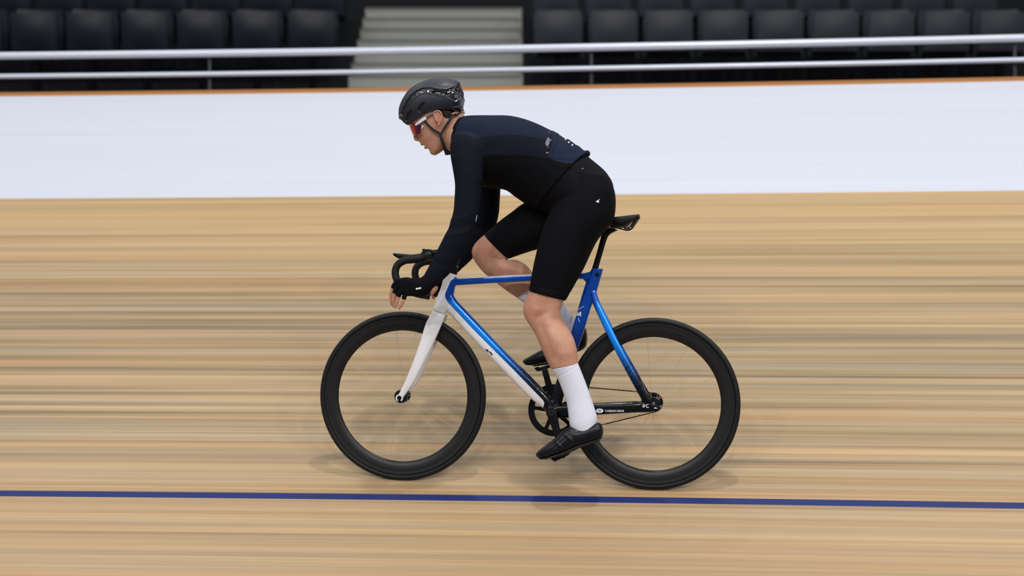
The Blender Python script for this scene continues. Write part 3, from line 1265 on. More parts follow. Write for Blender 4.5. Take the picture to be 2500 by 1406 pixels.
KNN = [(1296, 690, 1392, 712, .099, .058), (1291, 712, 1378, 733, .100, .057), (1280.5, 738, 1372, 745, .100, .056), (1277, 756, 1368.5, 762, .100, .055), (1280, 772, 1371, 777, .100, .053), (1293, 794, 1381, 793, .101, .052), (1306, 815, 1394, 813, .103, .054), (1316, 838, 1404, 836, .105, .055), (1325, 858, 1409, 857, .107, .053), (1334.5, 880, 1410, 876, .109, .049), (1346, 901, 1411, 888, .111, .045)]
ANN = [(1346, 901, 1411, 886, .111, .043), (1363, 927, 1419.5, 908, .113, .037), (1375.5, 959, 1432, 940, .116, .032), (1384, 985, 1442.5, 971, .118, .031), (1388, 1012, 1452, 998, .120, .034), (1392, 1040, 1457.5, 1020, .122, .036), (1404, 1060, 1456, 1042, .123, .034)]
KNF = [(1196, 568, 1262, 620, -.100, .056), (1182, 573.5, 1242, 631, -.100, .056), (1163, 590.5, 1240, 640, -.100, .055), (1152.5, 609, 1243, 640, -.101, .053), (1154, 628, 1245, 636, -.102, .052), (1164, 645, 1252, 634, -.103, .052), (1182.5, 667, 1268, 637, -.105, .053), (1211, 690, 1288, 650, -.108, .052), (1239, 711.5, 1303, 669, -.111, .047), (1264, 728, 1322, 688, -.114, .042)]
ANF = [(1262, 727, 1322, 687, -.114, .041), (1296, 752, 1346, 710, -.117, .036), (1330, 780, 1373, 738, -.120, .032), (1358, 808, 1396, 768, -.123, .032), (1376, 826, 1418, 798, -.124, .034), (1384, 838, 1424, 816, -.124, .033)]


def hand_secs(w):
    return [(1035, 673, 1056, 703, w, .023, 2.2), (1022, 680.5, 1043, 714, w + .002, .022, 2.4), (1008, 680, 1028, 720, w + .004, .020, 2.6), (995, 677.5, 1010, 722, w + .005, .019, 2.8), (983, 678.5, 993, 722, w + .005, .018, 2.8), (974, 681, 979, 718, w + .004, .015, 2.8)]


# finger chains: (px, py, lateral offset, radius m), from knuckle to tip; near hand hangs over the drop
FING = [
    [(978, 684, -.004, .0098), (967, 691, -.008, .0092), (959.5, 703, -.011, .0086), (955.5, 717, -.014, .0080), (955.3, 730, -.017, .0074), (956.5, 740, -.019, .0066), (957.3, 744.5, -.020, .0045), (957.6, 746, -.020, .0015)],
    [(981, 693, .003, .0100), (970, 702, .003, .0094), (963.5, 716, .002, .0086), (961, 730, -.001, .0080), (961, 741, -.003, .0073), (962, 747, -.005, .0060), (962.4, 750, -.005, .0040), (962.6, 751, -.005, .0015)],
    [(986, 703, .010, .0098), (977, 712, .013, .0092), (972.5, 724, .013, .0084), (969, 736, .011, .0078), (966, 745, .008, .0070), (965, 750.5, .006, .0056), (964.8, 752.6, .006, .0034), (964.7, 753.4, .006, .0012)],
    [(996, 712, .008, .0092), (988.5, 721, .010, .0084), (985.5, 730, .010, .0076), (981.5, 741, .008, .0070), (977, 748.5, .005, .0064), (975, 753, .004, .0050), (974.2, 755, .004, .0030), (974, 755.8, .004, .0012)],
]
THUMB = [(1016, 690, -.016, .0115), (1000, 694, -.030, .0105), (987, 702, -.038, .0092), (981, 712, -.040, .0082), (979, 719, -.040, .0062)]


def digits(g, w0, side=1, grow=0., part=(0, 99), chains=FING + [THUMB], shift=(0, 0)):
    for ch in chains:
        pts = [P(x + shift[0], y + shift[1], w0 + side * w) for x, y, w, r in ch]
        rr = [r + grow for x, y, w, r in ch]
        sweep(g, pts[part[0]:part[1]], rr[part[0]:part[1]], k=14, sub=4)


# far hand curled round the far drop
fd_c = mirror(P(1022, 716, .206))
far_grip = mirror(np.array([P(1010, 707, .206), P(1032, 716, .206)]))
WF = -.206
HF = [(1064, 668, 1084, 692, WF, .023, 2.2), (1054, 676, 1076, 702, WF - .004, .023, 2.4), (1042, 680, 1068, 711, WF - .012, .020, 2.6), (1032, 682, 1058, 715, WF - .016, .017, 2.6)]
fgc = [proj(mirror(np.array([P(1018, 713, .206)])))[0]]


def far_digits(g, grow=0., part=(0, 99)):
    # each finger wraps round the bar from the outside, under it and back toward the rider
    ax0 = mirror(P(1030, 718.5, .2075))
    ax1 = mirror(P(985, 702, .206))
    axd = ax1 - ax0
    for k_f, (t, R) in enumerate(((.10, .0235), (.40, .0245), (.68, .0245), (.92, .0235))):
        c_ = ax0 + axd * t
        pts = []
        n_ = 8
        for i in range(n_):
            a = math.radians(75 + i * 215 / (n_ - 1))
            # angle measured from +LAT (towards the near side) turning over the top to the outside
            d = LAT * math.cos(a) + (UP * math.sin(a))
            pts.append(c_ + d * R)
        rad = np.linspace(.0095, .0072, n_) + grow
        sweep(g, pts[part[0]:part[1]], rad[part[0]:part[1]], k=12, sub=3)
    th = [ax0 + UP * .022, ax0 + axd * .2 + LAT * .018 + UP * .018, ax0 + axd * .35 + LAT * .026 - UP * .0, ax0 + axd * .45 + LAT * .022 - UP * .016]
    sweep(g, th[part[0]:part[1]] if part[1] > 10 else th[:2], (np.array([.011, .0105, .0095, .007]) + grow)[: (4 if part[1] > 10 else 2)], k=12, sub=3)


def joined(a, b):
    bm = bmesh.new()
    bm.from_mesh(a)
    bm.from_mesh(b)
    out = bpy.data.meshes.new('j')
    bm.to_mesh(out)
    bm.free()
    return out


# ---- body (one continuous skin surface)
g = G()
loft(g, head_secs, sub=4, k=40)
# brow, nose, lips, chin, eye balls
def hp(u_, v_, w=0.):
    return P(*hd(u_, v_), w)


NOSE = [(26, 66, .009, 5), (17, 66.5, .0085, 6), (7, 69.5, .009, 8), (-2, 73.5, .0105, 10), (-9, 76.3, .0125, 11), (-14, 76.2, .0145, 11), (-18, 73, .0135, 9), (-20.5, 69, .010, 6)]
rs = []
for v_, u_, hw, dep in NOSE:
    c_ = hp(u_ - dep * .9, v_)
    fw = hp(u_, v_) - c_
    ring = []
    for a in np.arange(24) / 24 * 2 * math.pi:
        ca, sa_ = math.cos(a), math.sin(a)
        ring.append(c_ + fw * (ca if ca > 0 else ca * .6) + LAT * hw * sa_ * (1.15 if ca < .2 else .9))
    rs.append(np.array(ring))
rings(g, rs)
Fv = V(*(hp(1, 0) - hp(0, 0))) * 1.0
Uv = V(*(hp(0, 1) - hp(0, 0))) * 1.0
for w_ in (.0125, -.0125):
    ell(g, hp(69, -14.5, w_), (Fv * 5, LAT * .0055, Uv * 4), 10)
ell(g, hp(63.5, -31.5), (Fv * 6.4, LAT * .022, Uv * 3.2), 12)
ell(g, hp(61, -42.5), (Fv * 6.2, LAT * .020, Uv * 4.0), 12)
ell(g, hp(64, -25.5), (Fv * 5.0, LAT * .020, Uv * 4.6), 12)
ell(g, hp(54, -61), (Fv * 7.5, LAT * .018, Uv * 8), 12)
for w_ in (.032, -.032):
    ell(g, hp(57, 28, w_), (Fv * 11, LAT * .022, Uv * 5), 12)
    ell(g, hp(50, 1, w_ * 1.35), (Fv * 12, LAT * .018, Uv * 10), 12)
# ears
for sg in (1, -1):
    def ep(x, y, w):
        q = P(x, y, w)
        return q if sg > 0 else mirror(q)
    out = [(1061.5, 287.5), (1058.8, 279), (1061, 272.5), (1068, 270.2), (1075, 273.5), (1078.3, 281), (1078, 290), (1075, 298), (1071, 305), (1067.5, 308)]
    sweep(g, [ep(x, y, .0755 + .005 * math.sin(i / 9 * math.pi) + (.003 if x > 1070 else 0)) for i, (x, y) in enumerate(out)], [.0026, .003, .0032, .0034, .0034, .0034, .0034, .0036, .0045, .0042], k=10)
    ell(g, ep(1069.5, 287, .0735), (rt * .0150, LAT * .0055, UP * .028 - rt * .004), 12)
    sweep(g, [ep(1069, 278, .079), ep(1073, 284, .081), ep(1072.5, 293, .081), ep(1067, 297.5, .080)], .0026, k=8)
    ell(g, ep(1063.8, 291.5, .0755), (rt * .0035, LAT * .005, UP * .0055), 8)
loft(g, NECK, k=32, n=2.1)
loft(g, TORSO, k=48, grow=-.006, n=2.3)
loft(g, HIP, k=48, grow=-.006, n=2.2)
loft(g, ARMN, grow=-.005)
loft(g, ARMF, grow=-.005)
loft(g, THN, grow=-.005)
loft(g, THF, grow=-.005)
loft(g, KNN)
loft(g, KNF)
loft(g, ANN[:6], grow=-.003)
loft(g, ANF, grow=-.003)
# knee caps and calf muscles
ell(g, P(1303, 753, .102), (rt * .034, LAT * .045, UP * .036), 14)
ell(g, P(1179, 613, -.098), (rt * .034, LAT * .042, UP * .036), 14)
# feet inside the shoes
FTN = [(1462, 1036, 1463, 1066, .124, .024), (1430, 1040, 1440, 1076, .124, .028), (1393, 1050, 1406, 1088, .124, .032), (1360, 1076, 1370, 1103, .124, .038), (1330, 1094, 1338, 1112, .124, .034), (1320, 1100, 1324, 1112, .124, .02)]
loft(g, FTN)
FTF = [(1424, 806, 1428, 842, -.124, .024), (1395, 816, 1402, 856, -.124, .028), (1350, 846, 1360, 870, -.124, .034), (1310, 868, 1316, 882, -.124, .034), (1292, 876, 1295, 884, -.124, .02)]
loft(g, FTF)
WN = .222
loft(g, hand_secs(WN), grow=-.002)
loft(g, HF, grow=-.002)
me = remesh(g, .0023, 3, .5)
g = G()
digits(g, WN, 1, -.0002)
far_digits(g)
me = joined(me, g.mesh())
co = co_of(me)
nrm = np.empty(len(co) * 3)
me.vertices.foreach_get('normal', nrm)
nrm = nrm.reshape(-1, 3)
prj = proj(co)
kk = (co - P0) @ LAT


def gauss(a, s_):
    return np.exp(-(a / s_) ** 2)


def linedist(p, a, b):
    a = np.array(a, float)
    b = np.array(b, float)
    ab = b - a
    t = np.clip(((p - a) @ ab) / (ab @ ab), 0, 1)
    q = a + t[:, None] * ab - p
    return np.hypot(q[:, 0], q[:, 1])


dsp = np.zeros(len(co))
for a, b, am, s_ in (((1340, 795), (1372, 862), .0035, 12), ((1322, 800), (1352, 872), -.0022, 8), ((1308, 775), (1330, 765), -.003, 9), ((1318, 722), (1312, 745), -.0025, 8), ((1350, 735), (1352, 765), .002, 9), ((1335, 725), (1336, 760), -.002, 6), ((1365, 770), (1392, 830), .002, 9)):
    dsp += am * gauss(linedist(prj, a, b), s_) * (kk > .05)
for a, b, am, s_ in (((1205, 640), (1238, 636), -.002, 7), ((1225, 655), (1270, 662), .003, 9), ((1190, 600), (1210, 625), -.0025, 8)):
    dsp += am * gauss(linedist(prj, a, b), s_) * (kk < -.05)
me.vertices.foreach_set('co', (co + nrm * dsp[:, None]).ravel())
red = np.full(len(co), -.05)


def blob(cx, cy, r, cond=None):
    global red
    d = (r - np.hypot(prj[:, 0] - cx, prj[:, 1] - cy)) / 613
    if cond is not None:
        d = np.where(cond, d, -.05)
    red = np.maximum(red, d)


blob(1296, 758, 27)
blob(1172, 614, 27, kk < 0)
blob(1069, 289, 26, kk > .06)
blob(1068, 712, 26, kk < -.1)
for x, y in ((958, 742), (963, 747), (968, 750), (976, 751), (960, 720), (970, 725)):
    blob(x, y, 9)
set_attr(me, 'red', red)
body = put('body', me, M['skin'], rider)
for sg in (1, -1):
    g = G()
    q = hp(60, 16, .030 * sg)
    ell(g, q, (Fv / np.linalg.norm(Fv) * .012, LAT * .012, Uv / np.linalg.norm(Uv) * .012), 12)
    obj('eye', g, M['eye'], rider)
# hair
g = G()
hs = [head_sec(-20, -18, -38, .052), head_sec(-6, -10, -44, .060), head_sec(4, 2, -52, .067), head_sec(14, 12, -58, .0715), head_sec(26, 20, -61, .074), head_sec(40, 30, -62, .0745), head_sec(60, 40, -54, .070)]
loft(g, hs, k=36, grow=.0035)
put('hair', remesh(g, .003, 3), M['hair'], rider)

# ---- jersey
g = G()
loft(g, TORSO[:-1] + [(1402, 350, 1292, 503, 0, .157), (1427, 369, 1309, 512, 0, .163), (1434, 374, 1314, 515, 0, .165)], k=56, grow=.001, n=2.3)
loft(g, ARMN, k=32)
loft(g, ARMF, k=32)
loft(g, [(1132, 284, 1104, 338, 0, .062), (1127, 283.5, 1100.5, 333, 0, .060)], n=2.1, sub=2)
# shoulder yoke so the sleeves flow into the back
loft(g, [(1120, 300, 1120, 345, .11, .045), (1140, 290, 1140, 380, .115, .055), (1175, 290, 1170, 420, .118, .055), (1220, 300, 1205, 430, .11, .055)], k=24)
loft(g, [(1120, 300, 1120, 345, -.11, .045), (1140, 290, 1140, 380, -.115, .055), (1175, 290, 1170, 420, -.118, .055), (1220, 300, 1205, 430, -.11, .055)], k=24)
# rolled hem at the back and full pockets
hA, hB = P(1434, 374), P(1314, 515)
hC, hH = (hA + hB) / 2, (hA - hB) / 2
aa = np.radians(np.linspace(-68, 68, 15))
rs = [hC + hH * abs(math.cos(a)) ** (2 / 2.3) * 1.01 + LAT * .165 * np.sign(a) * abs(math.sin(a)) ** (2 / 2.3) for a in aa]
sweep(g, rs, [.0015 + .0085 * math.cos(a * 1.25) ** 2 for a in aa], k=12)
ell(g, P(1392, 372, .06), (rt * .05 - UP * .035, LAT * .055, UP * .018 + rt * .018), 14)
ell(g, P(1392, 372, -.06), (rt * .05 - UP * .035, LAT * .055, UP * .018 + rt * .018), 14)
me = remesh(g, .0034, 7, .5)
co = co_of(me)
prj = side_px(co)
# soft folds and pocket edge
k_ = (co - P0) @ LAT
nrm = np.empty(len(co) * 3)
me.vertices.foreach_get('normal', nrm)
nrm = nrm.reshape(-1, 3)


def gauss(a, s_):
    return np.exp(-(a / s_) ** 2)


def linedist(p, a, b):
    a = np.array(a, float)
    b = np.array(b, float)
    ab = b - a
    t = np.clip(((p - a) @ ab) / (ab @ ab), 0, 1)
    q = a + t[:, None] * ab - p
    return np.hypot(q[:, 0], q[:, 1])


dsp = np.zeros(len(co))
dsp += .003 * gauss(linedist(prj, (1352, 320), (1342, 386)), 5) * (prj[:, 1] < 392)
for (a, b, am, s_) in (((1366, 335), (1354, 378), -.0022, 4), ((1399, 396), (1430, 376), -.003, 4), ((1370, 350), (1400, 372), .0016, 6), ((1360, 327), (1356, 350), .003, 4), ((1388, 342), (1384, 352), .002, 4), ((1392, 350), (1396, 362), -.002, 3), ((1412, 360), (1418, 378), .002, 4), ((1344, 388), (1400, 392), -.002, 3), ((1375, 330), (1382, 345), -.002, 4), ((1404, 352), (1410, 364), -.002, 4), ((1100, 560), (1150, 548), -.0022, 6), ((1096, 575), (1146, 566), .002, 5),
                       ((1104, 540), (1160, 520), .0022, 7), ((1180, 440), (1250, 400), .0018, 9), ((1120, 335), (1190, 345), .002, 10), ((1310, 400), (1370, 440), .002, 9), ((1290, 430), (1350, 465), -.0015, 8), ((1060, 640), (1096, 655), -.001, 4)):
    dsp += am * gauss(linedist(prj, a, b), s_)
co2 = co + nrm * dsp[:, None]
me.vertices.foreach_set('co', co2.ravel())
arm_poly = [(1092, 300), (1100, 331), (1113, 327), (1130, 326), (1155, 337), (1176, 352), (1177, 400), (1174, 460), (1180, 520), (1140, 620), (1060, 720), (1000, 700), (1060, 560)]
is_arm = np.abs(k_) > .125
sl = sdf(prj, arm_poly)
far_arm = (k_ < -.10) & (proj(co)[:, 1] > 440)
set_attr(me, 'sleeve', np.where(far_arm, .02, np.where((np.abs(k_) > .09), sl, -.02)))
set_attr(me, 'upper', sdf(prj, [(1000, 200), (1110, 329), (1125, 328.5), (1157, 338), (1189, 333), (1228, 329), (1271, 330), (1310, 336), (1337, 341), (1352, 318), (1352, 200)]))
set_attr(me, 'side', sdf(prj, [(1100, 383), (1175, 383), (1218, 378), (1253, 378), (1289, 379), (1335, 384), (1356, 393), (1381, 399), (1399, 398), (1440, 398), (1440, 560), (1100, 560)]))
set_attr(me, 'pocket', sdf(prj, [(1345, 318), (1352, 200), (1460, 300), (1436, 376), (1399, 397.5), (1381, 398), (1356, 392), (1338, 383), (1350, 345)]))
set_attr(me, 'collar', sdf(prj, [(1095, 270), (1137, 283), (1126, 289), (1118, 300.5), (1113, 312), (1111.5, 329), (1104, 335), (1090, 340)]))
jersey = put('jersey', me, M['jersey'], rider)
# small reflective prints on the lower back
deps = bpy.context.evaluated_depsgraph_get()
from mathutils.bvhtree import BVHTree
def bvh_of(o):
    me_ = o.data
    off = V(0, 0, 0)
    p = o
    while p is not None:
        off = off + V(*p.location)
        p = p.parent
    c_ = co_of(me_) + off
    return BVHTree.FromPolygons([tuple(x) for x in c_], [tuple(p_.vertices) for p_ in me_.polygons])


def patch(name, bv, poly, parent, material, th=.0008, w_from=.5):
    """thin print laid on the surface: outline in side view, put on the near side of the mesh"""
    g = G()
    a = []
    b = []
    cen = np.mean(np.array(poly), 0)
    for x, y in list(poly):
        d = V((x - 1250) / F, 1.0, (703 - y) / F)
        d /= np.linalg.norm(d)
        h = bv.ray_cast(Vector((0, 0, 0)), Vector(d), 30)
        if h[0] is None:
            h = bv.ray_cast(Vector((0, 0, 0)), Vector(V((cen[0] - 1250) / F, 1, (703 - cen[1]) / F)), 30)
        q = V(*h[0])
        nn = V(*h[1])
        nn = nn if nn @ d < 0 else -nn
        a.append(q + nn * th)
        b.append(q - nn * .002)
    rings(g, [np.array(a), np.array(b)])
    return obj(name, g, material, parent)


bf = bvh_of(frame)
for x in (1568.2, 1571.4):
    patch('dropout_mark', bf, [(x, 994.3), (x + 2, 994.3), (x + 4.2, 987.3), (x + 2.4, 987.3)], frame, M['print'])
cc = (1581.5, 991)
arc = [math.radians(a) for a in range(60, 311, 25)]
patch('dropout_mark', bf, [(cc[0] + 4.6 * math.cos(a), cc[1] - 4.6 * math.sin(a)) for a in arc] + [(cc[0] + 3.0 * math.cos(a), cc[1] - 3.0 * math.sin(a)) for a in arc[::-1]], frame, M['print'])
patch('dropout_mark', bf, [(1596.5, 997), (1598.5, 994), (1607.5, 994), (1606.5, 997)], frame, M['print'])
patch('lettering', bf, [(1408, 771.5), (1409.5, 760.5), (1412.3, 760.5), (1413.6, 766), (1416, 761), (1419, 761.5), (1418.3, 772.5), (1415.9, 772.3), (1416.5, 766.3), (1413.9, 771), (1412.6, 771), (1411.3, 765), (1410.4, 771.8)], frame, M['print'])
bj = bvh_of(jersey)
patch('reflective_print', bj, [(1334, 342), (1337, 336), (1342, 337), (1343, 342), (1341, 351), (1337, 357.5), (1333, 356), (1331, 350)], jersey, M['markgrey'])
patch('reflective_print', bj, [(1332.5, 371.5), (1339, 371), (1340.5, 373.5), (1334, 375)], jersey, M['markgrey'])
patch('reflective_print', bj, [(1337.5, 323.3), (1341.5, 320.6), (1342.3, 321.8), (1338.2, 324.6)], jersey, M['markgrey'])
patch('reflective_print', bj, [(1342.5, 342.5), (1347, 340.8), (1347.5, 342.4), (1343, 344.5)], jersey, M['markgrey'])
patch('reflective_print', bj, [(1336.5, 359.6), (1341, 359), (1341.2, 360.4), (1337.5, 361.2)], jersey, M['markgrey'])
patch('sleeve_mark', bj, [(1163.6, 524), (1164.6, 527), (1162.4, 540), (1161, 541.5)], jersey, M['print'])
for x, y in ((1380.6, 340), (1388.5, 347.5), (1397, 354)):
    patch('reflective_dot', bj, [(x + 2 * math.cos(a), y + 2 * math.sin(a)) for a in np.arange(8) / 8 * 6.283], jersey, M['print'])

# ---- bib shorts
g = G()
loft(g, HIP, k=48, n=2.2)
loft(g, THN, k=36, n=2.1)
loft(g, THF, k=36, n=2.1)
ell(g, P(1462, 470, .075), (rt * .060, LAT * .080, UP * .085), 16)
ell(g, P(1462, 470, -.075), (rt * .060, LAT * .080, UP * .085), 16)
me = remesh(g, .0034, 7, .5)
co = co_of(me)
prj = side_px(co)
nrm = np.empty(len(co) * 3)
me.vertices.foreach_get('normal', nrm)
nrm = nrm.reshape(-1, 3)
real = proj(co)
dsp = -.0022 * gauss(linedist(real, (1293, 696), (1392, 716)), 1.6) * ((co - P0) @ LAT > 0)
dsp += -.002 * gauss(linedist(prj, (1408, 400), (1362, 474)), 3)
dsp += .002 * gauss(linedist(prj, (1380, 540), (1330, 640)), 14)
me.vertices.foreach_set('co', (co + nrm * dsp[:, None]).ravel())
set_attr(me, 'panel', sdf(prj, [(1396, 410), (1432, 376), (1470, 395), (1520, 470), (1520, 520), (1495, 530), (1498, 470), (1480, 425), (1450, 395), (1436, 392)]))
shorts = put('bib_shorts', me, M['shorts'], rider)
bs = bvh_of(shorts)
patch('logo_print', bs, [(1454, 491.5), (1458.5, 489.3), (1464.5, 485.2), (1461.6, 490), (1463, 493.6), (1460.5, 494.6), (1457, 493.6)], shorts, M['print'])
patch('logo_print', bs, [(1419, 411.5), (1425, 409.5), (1424, 412), (1420.5, 413.6)], shorts, M['markgrey'])

# ---- socks, shoes, gloves
for secs in (ANN, ANF):
    g = G()
    loft(g, secs, k=32, grow=.0006, sub=5)
    me = remesh(g, .0028, 3, .5)
    co = co_of(me)
    nrm = np.empty(len(co) * 3)
    me.vertices.foreach_get('normal', nrm)
    nrm = nrm.reshape(-1, 3)
    a = np.array(secs[0][:4])
    pr_ = proj(co)
    ax = np.array([(secs[1][0] + secs[1][2]) / 2 - (a[0] + a[2]) / 2, (secs[1][1] + secs[1][3]) / 2 - (a[1] + a[3]) / 2])
    ax /= np.hypot(*ax)
    d = (pr_ - np.array([(a[0] + a[2]) / 2, (a[1] + a[3]) / 2])) @ ax
    me.vertices.foreach_set('co', (co + nrm * (-.0012 * gauss(d - 15, 1.2) - .0008 * gauss(d - 7, 1.0))[:, None]).ravel())
    put('sock', me, M['sock'], rider)

SHN = [(1472, 1045, 1473, 1056, .124, .012), (1466.5, 1034, 1470, 1067, .124, .027), (1456, 1032, 1461, 1076, .124, .034), (1436, 1038, 1444, 1082, .124, .037), (1414, 1044, 1424, 1088, .124, .039), (1392, 1041, 1407, 1096, .124, .042), (1374, 1050, 1389, 1104, .124, .046), (1357, 1068, 1370, 1110, .124, .050),
       (1339, 1081.5, 1350, 1115, .124, .049), (1323, 1093, 1333, 1118.5, .124, .043), (1313, 1101.5, 1319, 1119, .124, .031), (1308, 1108, 1309.5, 1114, .124, .012)]
SHF = [(1433, 812, 1434, 828, -.124, .012), (1429, 800, 1431, 843, -.124, .027), (1417, 798, 1421, 853, -.124, .034), (1398, 806, 1404, 860, -.124, .038), (1376, 818, 1384, 868, -.124, .040), (1352, 834, 1362, 877, -.124, .045), (1330, 849, 1341, 885, -.124, .050), (1310, 860, 1320, 889, -.124, .048), (1292, 870, 1299, 890.5, -.124, .040), (1281, 876.5, 1284, 889.5, -.124, .028), (1276, 881, 1277, 886, -.124, .011)]
for secs, wv in ((SHN, .124), (SHF, -.124)):
    g = G()
    loft(g, secs, k=36, n=2.5, sub=5)
    me = remesh(g, .0028, 3, .5)
    co = co_of(me)
    nrm = np.empty(len(co) * 3)
    me.vertices.foreach_get('normal', nrm)
    nrm = nrm.reshape(-1, 3)
    pr_ = proj(co)
    ds = np.zeros(len(co))
    if wv > 0:
        for a, b, am, s_ in (((1392, 1060), (1345, 1100), -.002, 1.6), ((1372, 1054), (1398, 1078), .0024, 3), ((1350, 1072), (1372, 1094), .0024, 3), ((1440, 1040), (1446, 1078), .0012, 2)):
            ds += am * gauss(linedist(pr_, a, b), s_)
    me.vertices.foreach_set('co', (co + nrm * ds[:, None]).ravel())
    sh = put('shoe', me, M['shoe'], rider)
    g = G()
    sole = [((q[2] - (q[2] - q[0]) * .16), (q[3] - (q[3] - q[1]) * .16), q[2] + .6, q[3] + 1.2, q[4], q[5] * .97) for q in secs[1:-1]]
    loft(g, sole, k=28, n=3.2)
    obj('sole', g, M['sole'], sh)
    g = G()
    i0 = 6
    q = secs[i0]
    q2 = secs[i0 + 2]
    loft(g, [(q[2], q[3] - 1, q[2] + 1, q[3] + 4, wv, .030), (q2[2] + 4, q2[3] - 1, q2[2] + 5, q2[3] + 4, wv, .026)], n=3, sub=2)
    obj('cleat', g, M['sole'], sh)

g = G()
loft(g, [(1041, 662, 1074, 688, .213, .028)] + hand_secs(WN), k=32, grow=.0012)
digits(g, WN, 1, .0012, part=(0, 3), chains=[THUMB])
gf = G()
digits(gf, WN, 1, .0012, part=(0, 3), chains=FING)
glove = put('glove', joined(remesh(g, .0022, 2), gf.mesh()), M['glove'], rider)
bg = bvh_of(glove)
patch('white_tab', bg, [(1015, 703.3), (1028, 700.8), (1028.6, 704.6), (1015.8, 707.2)], glove, M['print'], th=.0012)
g = G()
loft(g, [(1075, 655, 1097, 686, WF, .029)] + HF, k=32, grow=.0012)
far_digits(g, .0012, part=(0, 4))
put('glove', remesh(g, .0022, 2), M['glove'], rider)

# ------------------------------------------------------------------ helmet
helm = empty('cycling_helmet', P(1055, 290))
tag(helm, 'black aero road helmet with glossy channels on the rider\'s head', 'helmet')
EDGE = [(960, 286), (976, 289), (981, 296), (990, 303.5), (1000, 300.5), (1013, 293), (1025, 286.5), (1038, 277.5), (1052, 271), (1066, 268), (1082, 267.5), (1096, 267), (1110, 266), (1122, 262), (1130, 254), (1150, 244)]
HEL = [(975.5, 284, 977, 296, 0, .026), (977.5, 262, 986, 312, 0, .056), (985.5, 242, 1002, 318, 0, .074), (998.5, 222.5, 1022, 314, 0, .085), (1012, 211, 1038, 308, 0, .091), (1027, 203, 1052, 302, 0, .094), (1045, 196, 1067, 297, 0, .095), (1063, 193, 1083, 293, 0, .093), (1087, 191.8, 1100, 288, 0, .088), (1104, 194, 1114, 282, 0, .079),
       (1119, 199, 1124, 272, 0, .066), (1126, 215, 1129, 262, 0, .050), (1131.5, 226, 1132, 244, 0, .028)]
g = G()
loft(g, HEL, k=56, n=2.4, sub=5)
cut = G()
loft(cut, [head_sec(*q) for q in HEAD[3:]], sub=3, k=32, grow=.0035)
low = G()
below = EDGE + [(1150, 400), (960, 400)]
def plane_px(x, y, w_):
    return P(x, y, .075) + LAT * (w_ - .075)
rings(low, [np.array([plane_px(x, y, -.2) for x, y in below]), np.array([plane_px(x, y, .2) for x, y in below])])
me = remesh(g, .0021, 5, .5, cut=[cut, low])
co = co_of(me)
prj = side_px(co)
hx = lambda X, Y: (940 + X / 6.114, 170 + Y / 6.114)
chan = [hx(*q) for q in ((285, 545), (330, 455), (380, 385), (470, 310), (570, 272), (680, 268), (800, 292), (930, 298), (1010, 262), (1085, 195), (1140, 190), (1200, 370), (1170, 420), (1090, 455), (1050, 480), (1000, 450), (940, 415), (860, 385), (740, 358), (620, 342), (540, 352), (450, 402), (385, 470), (335, 555), (290, 640), (245, 700), (225, 660))]
top_ch = [hx(*q) for q in ((520, 205), (640, 160), (750, 138), (900, 120), (1000, 120), (1000, 145), (900, 150), (760, 160), (660, 185), (560, 235))]
vents = [[hx(*q) for q in ((320, 700), (340, 640), (390, 600), (405, 640), (370, 710), (320, 770), (295, 760))], [hx(*q) for q in ((495, 600), (510, 545), (560, 500), (590, 490), (580, 530), (545, 590), (515, 640))],
         [hx(*q) for q in ((690, 330), (760, 305), (900, 330), (960, 365), (930, 395), (850, 372), (760, 350))], [hx(*q) for q in ((1040, 300), (1075, 250), (1110, 320), (1100, 380), (1060, 400))]]
sc_ = np.maximum(sdf(prj, chan), -1)
sv = np.max([sdf(prj, v_) for v_ in vents], 0)
nrm = np.empty(len(co) * 3)
me.vertices.foreach_get('normal', nrm)
nrm = nrm.reshape(-1, 3)
sm = lambda x, e: np.clip(x / e * .5 + .5, 0, 1) ** 2 * (3 - 2 * np.clip(x / e * .5 + .5, 0, 1))
cenh = P(1056, 262)
outer = np.einsum('ij,ij->i', nrm, co - cenh) > 0
dsp = -(sm(sc_, .003) * .0055 + sm(sv, .003) * .006)
dsp += .003 * gauss(sc_, .003) * (sc_ < 0)
# ribs running inside the channel give it the small facets that sparkle
dsp += np.where(sc_ > .004,   .0007 * np.sin(prj[:, 0] * .55 + prj[:, 1] * .2), 0)
ok = outer & (np.abs((co - P0) @ LAT) > .012)
me.vertices.foreach_set('co', (co + nrm * np.where(ok, dsp, 0)[:, None]).ravel())
set_attr(me, 'channel', np.where(ok, sc_, -.01))
set_attr(me, 'vent', np.where(ok, sv, -.01))
put('shell', me, M['helmet'], helm)
